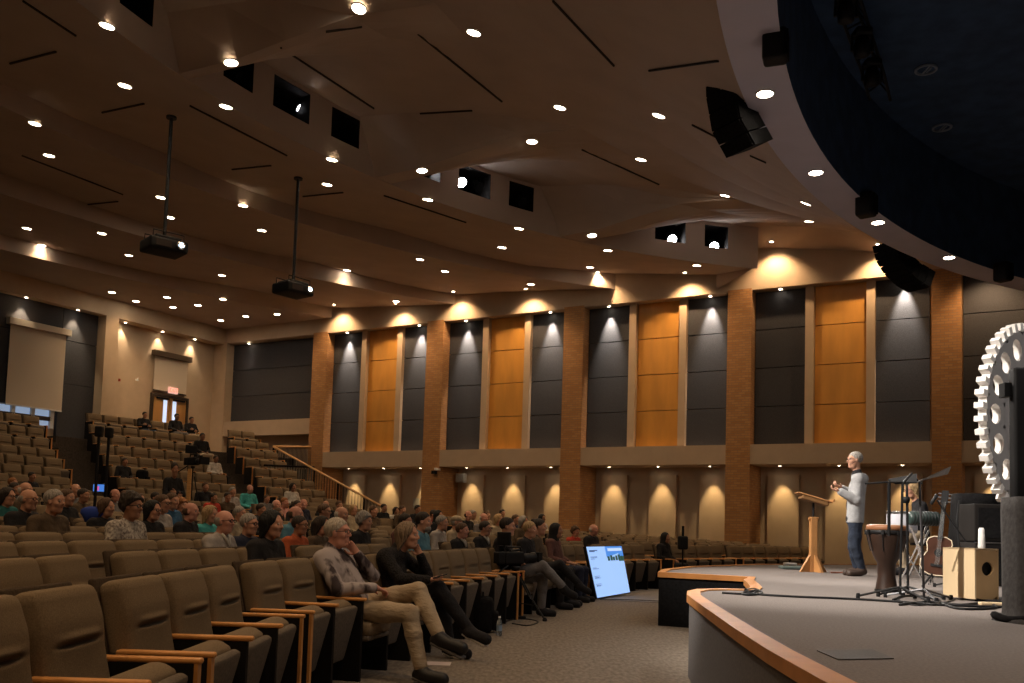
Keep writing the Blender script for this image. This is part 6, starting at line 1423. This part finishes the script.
def vcam(p, yaw, s, label, big=True):
    o = thing('video_camera', label, 'camera', tuple(p), yaw); m = MB(); m.rbox((.30*s, .12*s, .15*s), .02*s, (0, 0, .09*s)); m.build('camera_body', BLACK, o, True)
    R = rot('Y', math.pi/2); MB().lathe([(.05*s, 0), (.055*s, .05*s), (.06*s, .16*s), (.07*s, .17*s), (.07*s, .22*s)], (.15*s, 0, .09*s), 18, R).build('lens_barrel', BLACKM, o, True); MB().cbox((.38*s, 0, .09*s), (.06*s, .18*s, .14*s)).build('matte_box', BLACK, o)
    MB().tube([(-.12*s, 0, .165*s), (-.10*s, 0, .22*s), (.12*s, 0, .22*s), (.14*s, 0, .165*s)], .012*s, 8).build('top_handle', BLACKM, o); MB().rbox((.10*s, .09*s, .07*s), .015*s, (-.05*s, .10*s, .20*s)).build('viewfinder', BLACK, o, True)
    MB().rbox((.10*s, .11*s, .14*s), .01*s, (-.20*s, 0, .09*s)).build('battery', BLACK, o, True); MB().tube([(-.1*s, -.05*s, 0), (-.5*s, -.12*s, -.18*s)], .01*s, 6).build('pan_handle', BLACKM, o)
    if big: MB().rbox((.03*s, .24*s, .16*s), .01*s, (-.12*s, .02*s, .32*s)).build('monitor_screen', BLACK, o, True); MB().tube([(-.12*s, 0, .2*s), (-.12*s, .02*s, .26*s)], .012*s, 6).build('monitor_arm', BLACKM, o); MB().tube([(0, .04*s, .17*s), (.2*s, .06*s, .19*s)], .016*s, 8).build('shotgun_microphone', BLACK, o)
    return o
tb = at_z(514, 618, 0); TH_ = at_y(510, 566, tb[1])[2]
tripod(tb, TH_, .52, 'black camera tripod standing on the carpet before the front row', a0=-.65); vcam(tb+V3(-.05, 0, TH_+.01), math.radians(40), 1.15, 'large black video camera on the tripod before the front row')
o = tag(MB().rbox((.10, .05, .03), .01, (0, 0, 0)).build('camera_tag', mat('red_tag', (.6, .03, .02), .5)), 'small red tag hanging on the video camera tripod', 'tag'); q = at_y(517, 575, tb[1]-.1); o.location = tuple(q)
q = at_z(499, 636, 0); o = thing('water_bottle', 'clear plastic water bottle on the carpet by the tripod', 'bottle', tuple(q)); WB = bpy.data.materials.new('clear_plastic'); WB.use_nodes = True; b_ = WB.node_tree.nodes['Principled BSDF']; b_.inputs['Transmission Weight'].default_value = .85; b_.inputs['Roughness'].default_value = .08; b_.inputs['Base Color'].default_value = (.75, .85, .9, 1)
MB().lathe([(.030, 0), (.033, .01), (.033, .14), (.028, .17), (.013, .20), (.013, .21)], n=18).build('bottle_body', WB, o, True); MB().lathe([(.015, .205), (.015, .225)], n=14).build('bottle_cap', WHITE, o); MB().lathe([(.0335, .06), (.0335, .12)], n=18).build('bottle_label', mat('label_blue', (.25, .35, .5), .5), o)
q = at_z(482, 632, 0); o = thing('backpack', 'black backpack on the floor against the front-row chair', 'bag', tuple(q)); MB().rbox((.26, .34, .42), .08, (0, 0, .21)).build('bag_body', BLACKC, o, True); MB().rbox((.08, .26, .22), .03, (.15, 0, .14)).build('front_pocket', BLACKC, o, True); MB().tube([(0, -.05, .41), (0, -.03, .47), (0, .03, .47), (0, .05, .41)], .01, 6).build('handle', BLACK, o)
q = at_z(520, 619, 0); o = tag(MB().rbox((.16, .10, .04), .01, (0, 0, .02)).build('power_brick', BLACK), 'small black power brick on the carpet under the tripod', 'adapter'); o.location = tuple(q)
cable([(505, 622), (520, 619), (538, 622), (528, 626), (512, 624)], 'thin black cable around the tripod feet', .008, 0.0, BLACK, 'floor_cable')
q = at_z(434, 664, 0); o = tag(MB().rbox((.30, .21, .006), .002, (0, 0, .004)).build('leaflet', mat('leaflet', (.55, .45, .42), .7)), 'pale printed leaflet lying on the floor by the crossed shoes', 'leaflet'); o.location = tuple(q)
q = at_z(448, 660, 0)
# ---- upper left: stands, camera operator, bags
def spk_stand(x, yb, yt, Y, label):
    b0 = at_y(x, yb, Y); k_ = min(range(0, 23), key=lambda kk: 0); o = thing('light_stand', label, 'stand', (b0[0], Y, floor_z(6))); tz = at_y(x+5, yt, Y)[2]-floor_z(6)
    tx = at_y(x+4.5, yt, Y)[0]-b0[0]
    MB().tube([(0, 0, .05), (0, 0, tz)], .032, 8).build('pole', BLACKM, o); MB().rbox((.15, .15, .22), .03, (0, 0, tz+.05)).build('head_box', BLACK, o, True)
    for a in range(3): MB().tube([(0, 0, .6), (.5*math.cos(a*2.1+.4), .5*math.sin(a*2.1+.4), .02)], .016, 6).build('leg', BLACKM, o)
    return o
spk_stand(95, 500, 434, 19.0, 'tall thin black stand with a small box on top, left one of the pair'); spk_stand(105, 500, 435, 19.6, 'tall thin black stand with a small box on top, right one of the pair')
q = at_y(99, 488, 19.5); o = thing('small_display', 'small glowing blue and magenta display held up in the crowd', 'display', tuple(q)); MB().rbox((.26, .03, .18), .01, (0, 0, 0)).build('display_body', BLACK, o); MB().cbox((0, -.018, 0), (.23, .004, .15)).build('display_glass', em_mat('disp_blue', (.05, .16, .5), .4), o); MB().cbox((-.02, -.022, -.01), (.06, .004, .09)).build('display_figure', em_mat('disp_mag', (.5, .08, .3), .4), o)
q = at_y(94, 515, 12.0); o = tag(MB().rbox((.30, .22, .22), .09, (0, 0, 0), None, (3, 3, 3), lambda p: (p[0]*(1+.2*math.sin(p[2]*30)), p[1], p[2])).build('jacket_bundle', mat('royal_blue', (.02, .05, .30), .85), None, True), 'bright blue jacket bundle on a chair back in front of the long-haired woman', 'jacket'); o.location = tuple(q)
# camera operator platform
k_ = 14; q = at_y(192, 480, 26.0); zf = q[2]-.35; q[2] = zf
tq = at_y(193, 466, 26.0); fz = floor_z(12)
tripod(V3(tq[0], 26.0, fz), tq[2]-fz, .45, 'black tripod of the raised rear video camera', name='camera_tripod'); vcam(V3(tq[0], 26.0, tq[2]), math.radians(-40), 1.5, 'black video camera on tripod among the rear seats')
Jop = POSES['folded']; oz = at_y(174, 470, 26.0); o = thing('person', 'camera operator in black seated beside the rear tripod', 'person', (oz[0], 26.0, fz), -.8); so_ = (oz[2]-fz)/1.185; o.scale = (1.1, 1.1, so_)
link2('body', Jop['body'], SKIN['tan'], o); link2('shirt', Jop['shirt'], clom('black'), o); link2('trousers', Jop['trousers'], clom('black'), o); link2('hair', HAIR['short'], hairm('dark'), o)
for s2 in Jop['shoes']: link2('shoe', s2, clom('black'), o)
o = thing('operator_stool', 'dark tall stool under the rear camera operator', 'stool', (oz[0]+.05, 26.0, fz)); MB().rbox((.4, .4, .06), .02, (0, 0, .43*so_)).build('seat', BLACK, o, True)
for u, v in ((-.15, -.15), (.15, -.15), (.15, .15), (-.15, .15)): MB().tube([(u, v, 0), (u, v, .42*so_)], .014, 6).build('leg', BLACKM, o)
q = at_y(189, 487, 25.2); o = tag(MB().cbox((0, 0, .0), (.10, .06, 1.0)).build('row_end_panel', OAK), 'upright oak row-end panel right of the rear camera operator', 'panel'); o.location = (q[0], 25.2, q[2])
S_ = seat_near(*at_y(144, 470, 28.)[:2]); o = thing('backpack', 'black backpack on a seat beside the lone man in the stepped rows', 'bag', tuple(loc2w(S_, (.2, 0, .47)))); MB().rbox((.3, .36, .44), .09, (0, 0, .22)).build('bag_body', BLACKC, o, True); MB().rbox((.08, .26, .2), .03, (.16, 0, .14)).build('front_pocket', BLACKC, o, True)
q = at_y(312, 486, 29.5); S_ = seat_near(q[0], q[1]); o = tag(MB().rbox((.34, .40, .26), .10, (0, 0, .13)).build('blue_bag', mat('bag_blue', (.06, .10, .42), .8), None, True), 'blue bag beside the woman in white near the handrail', 'bag'); o.location = tuple(loc2w(S_, (.15, 0, .46)))
# small camera rig of the person in black on the front row
q = at_z(682, 590, 0); q = at_y(682, 590, 20.4); o = thing('small_camera_rig', 'small dark camera rig raised in front of the crouching person in black', 'camera', (q[0], 20.4, 0)); z_ = at_y(683, 545, 20.4)[2]
MB().tube([(0, 0, .02), (0, 0, z_)], .02, 6).build('monopod', BLACKM, o); MB().rbox((.22, .16, .30), .04, (0, 0, z_+.05)).build('camera_body', BLACK, o, True); MB().tube([(0, 0, z_+.2), (.0, 0, z_+.42)], .03, 8).build('antenna', BLACK, o)
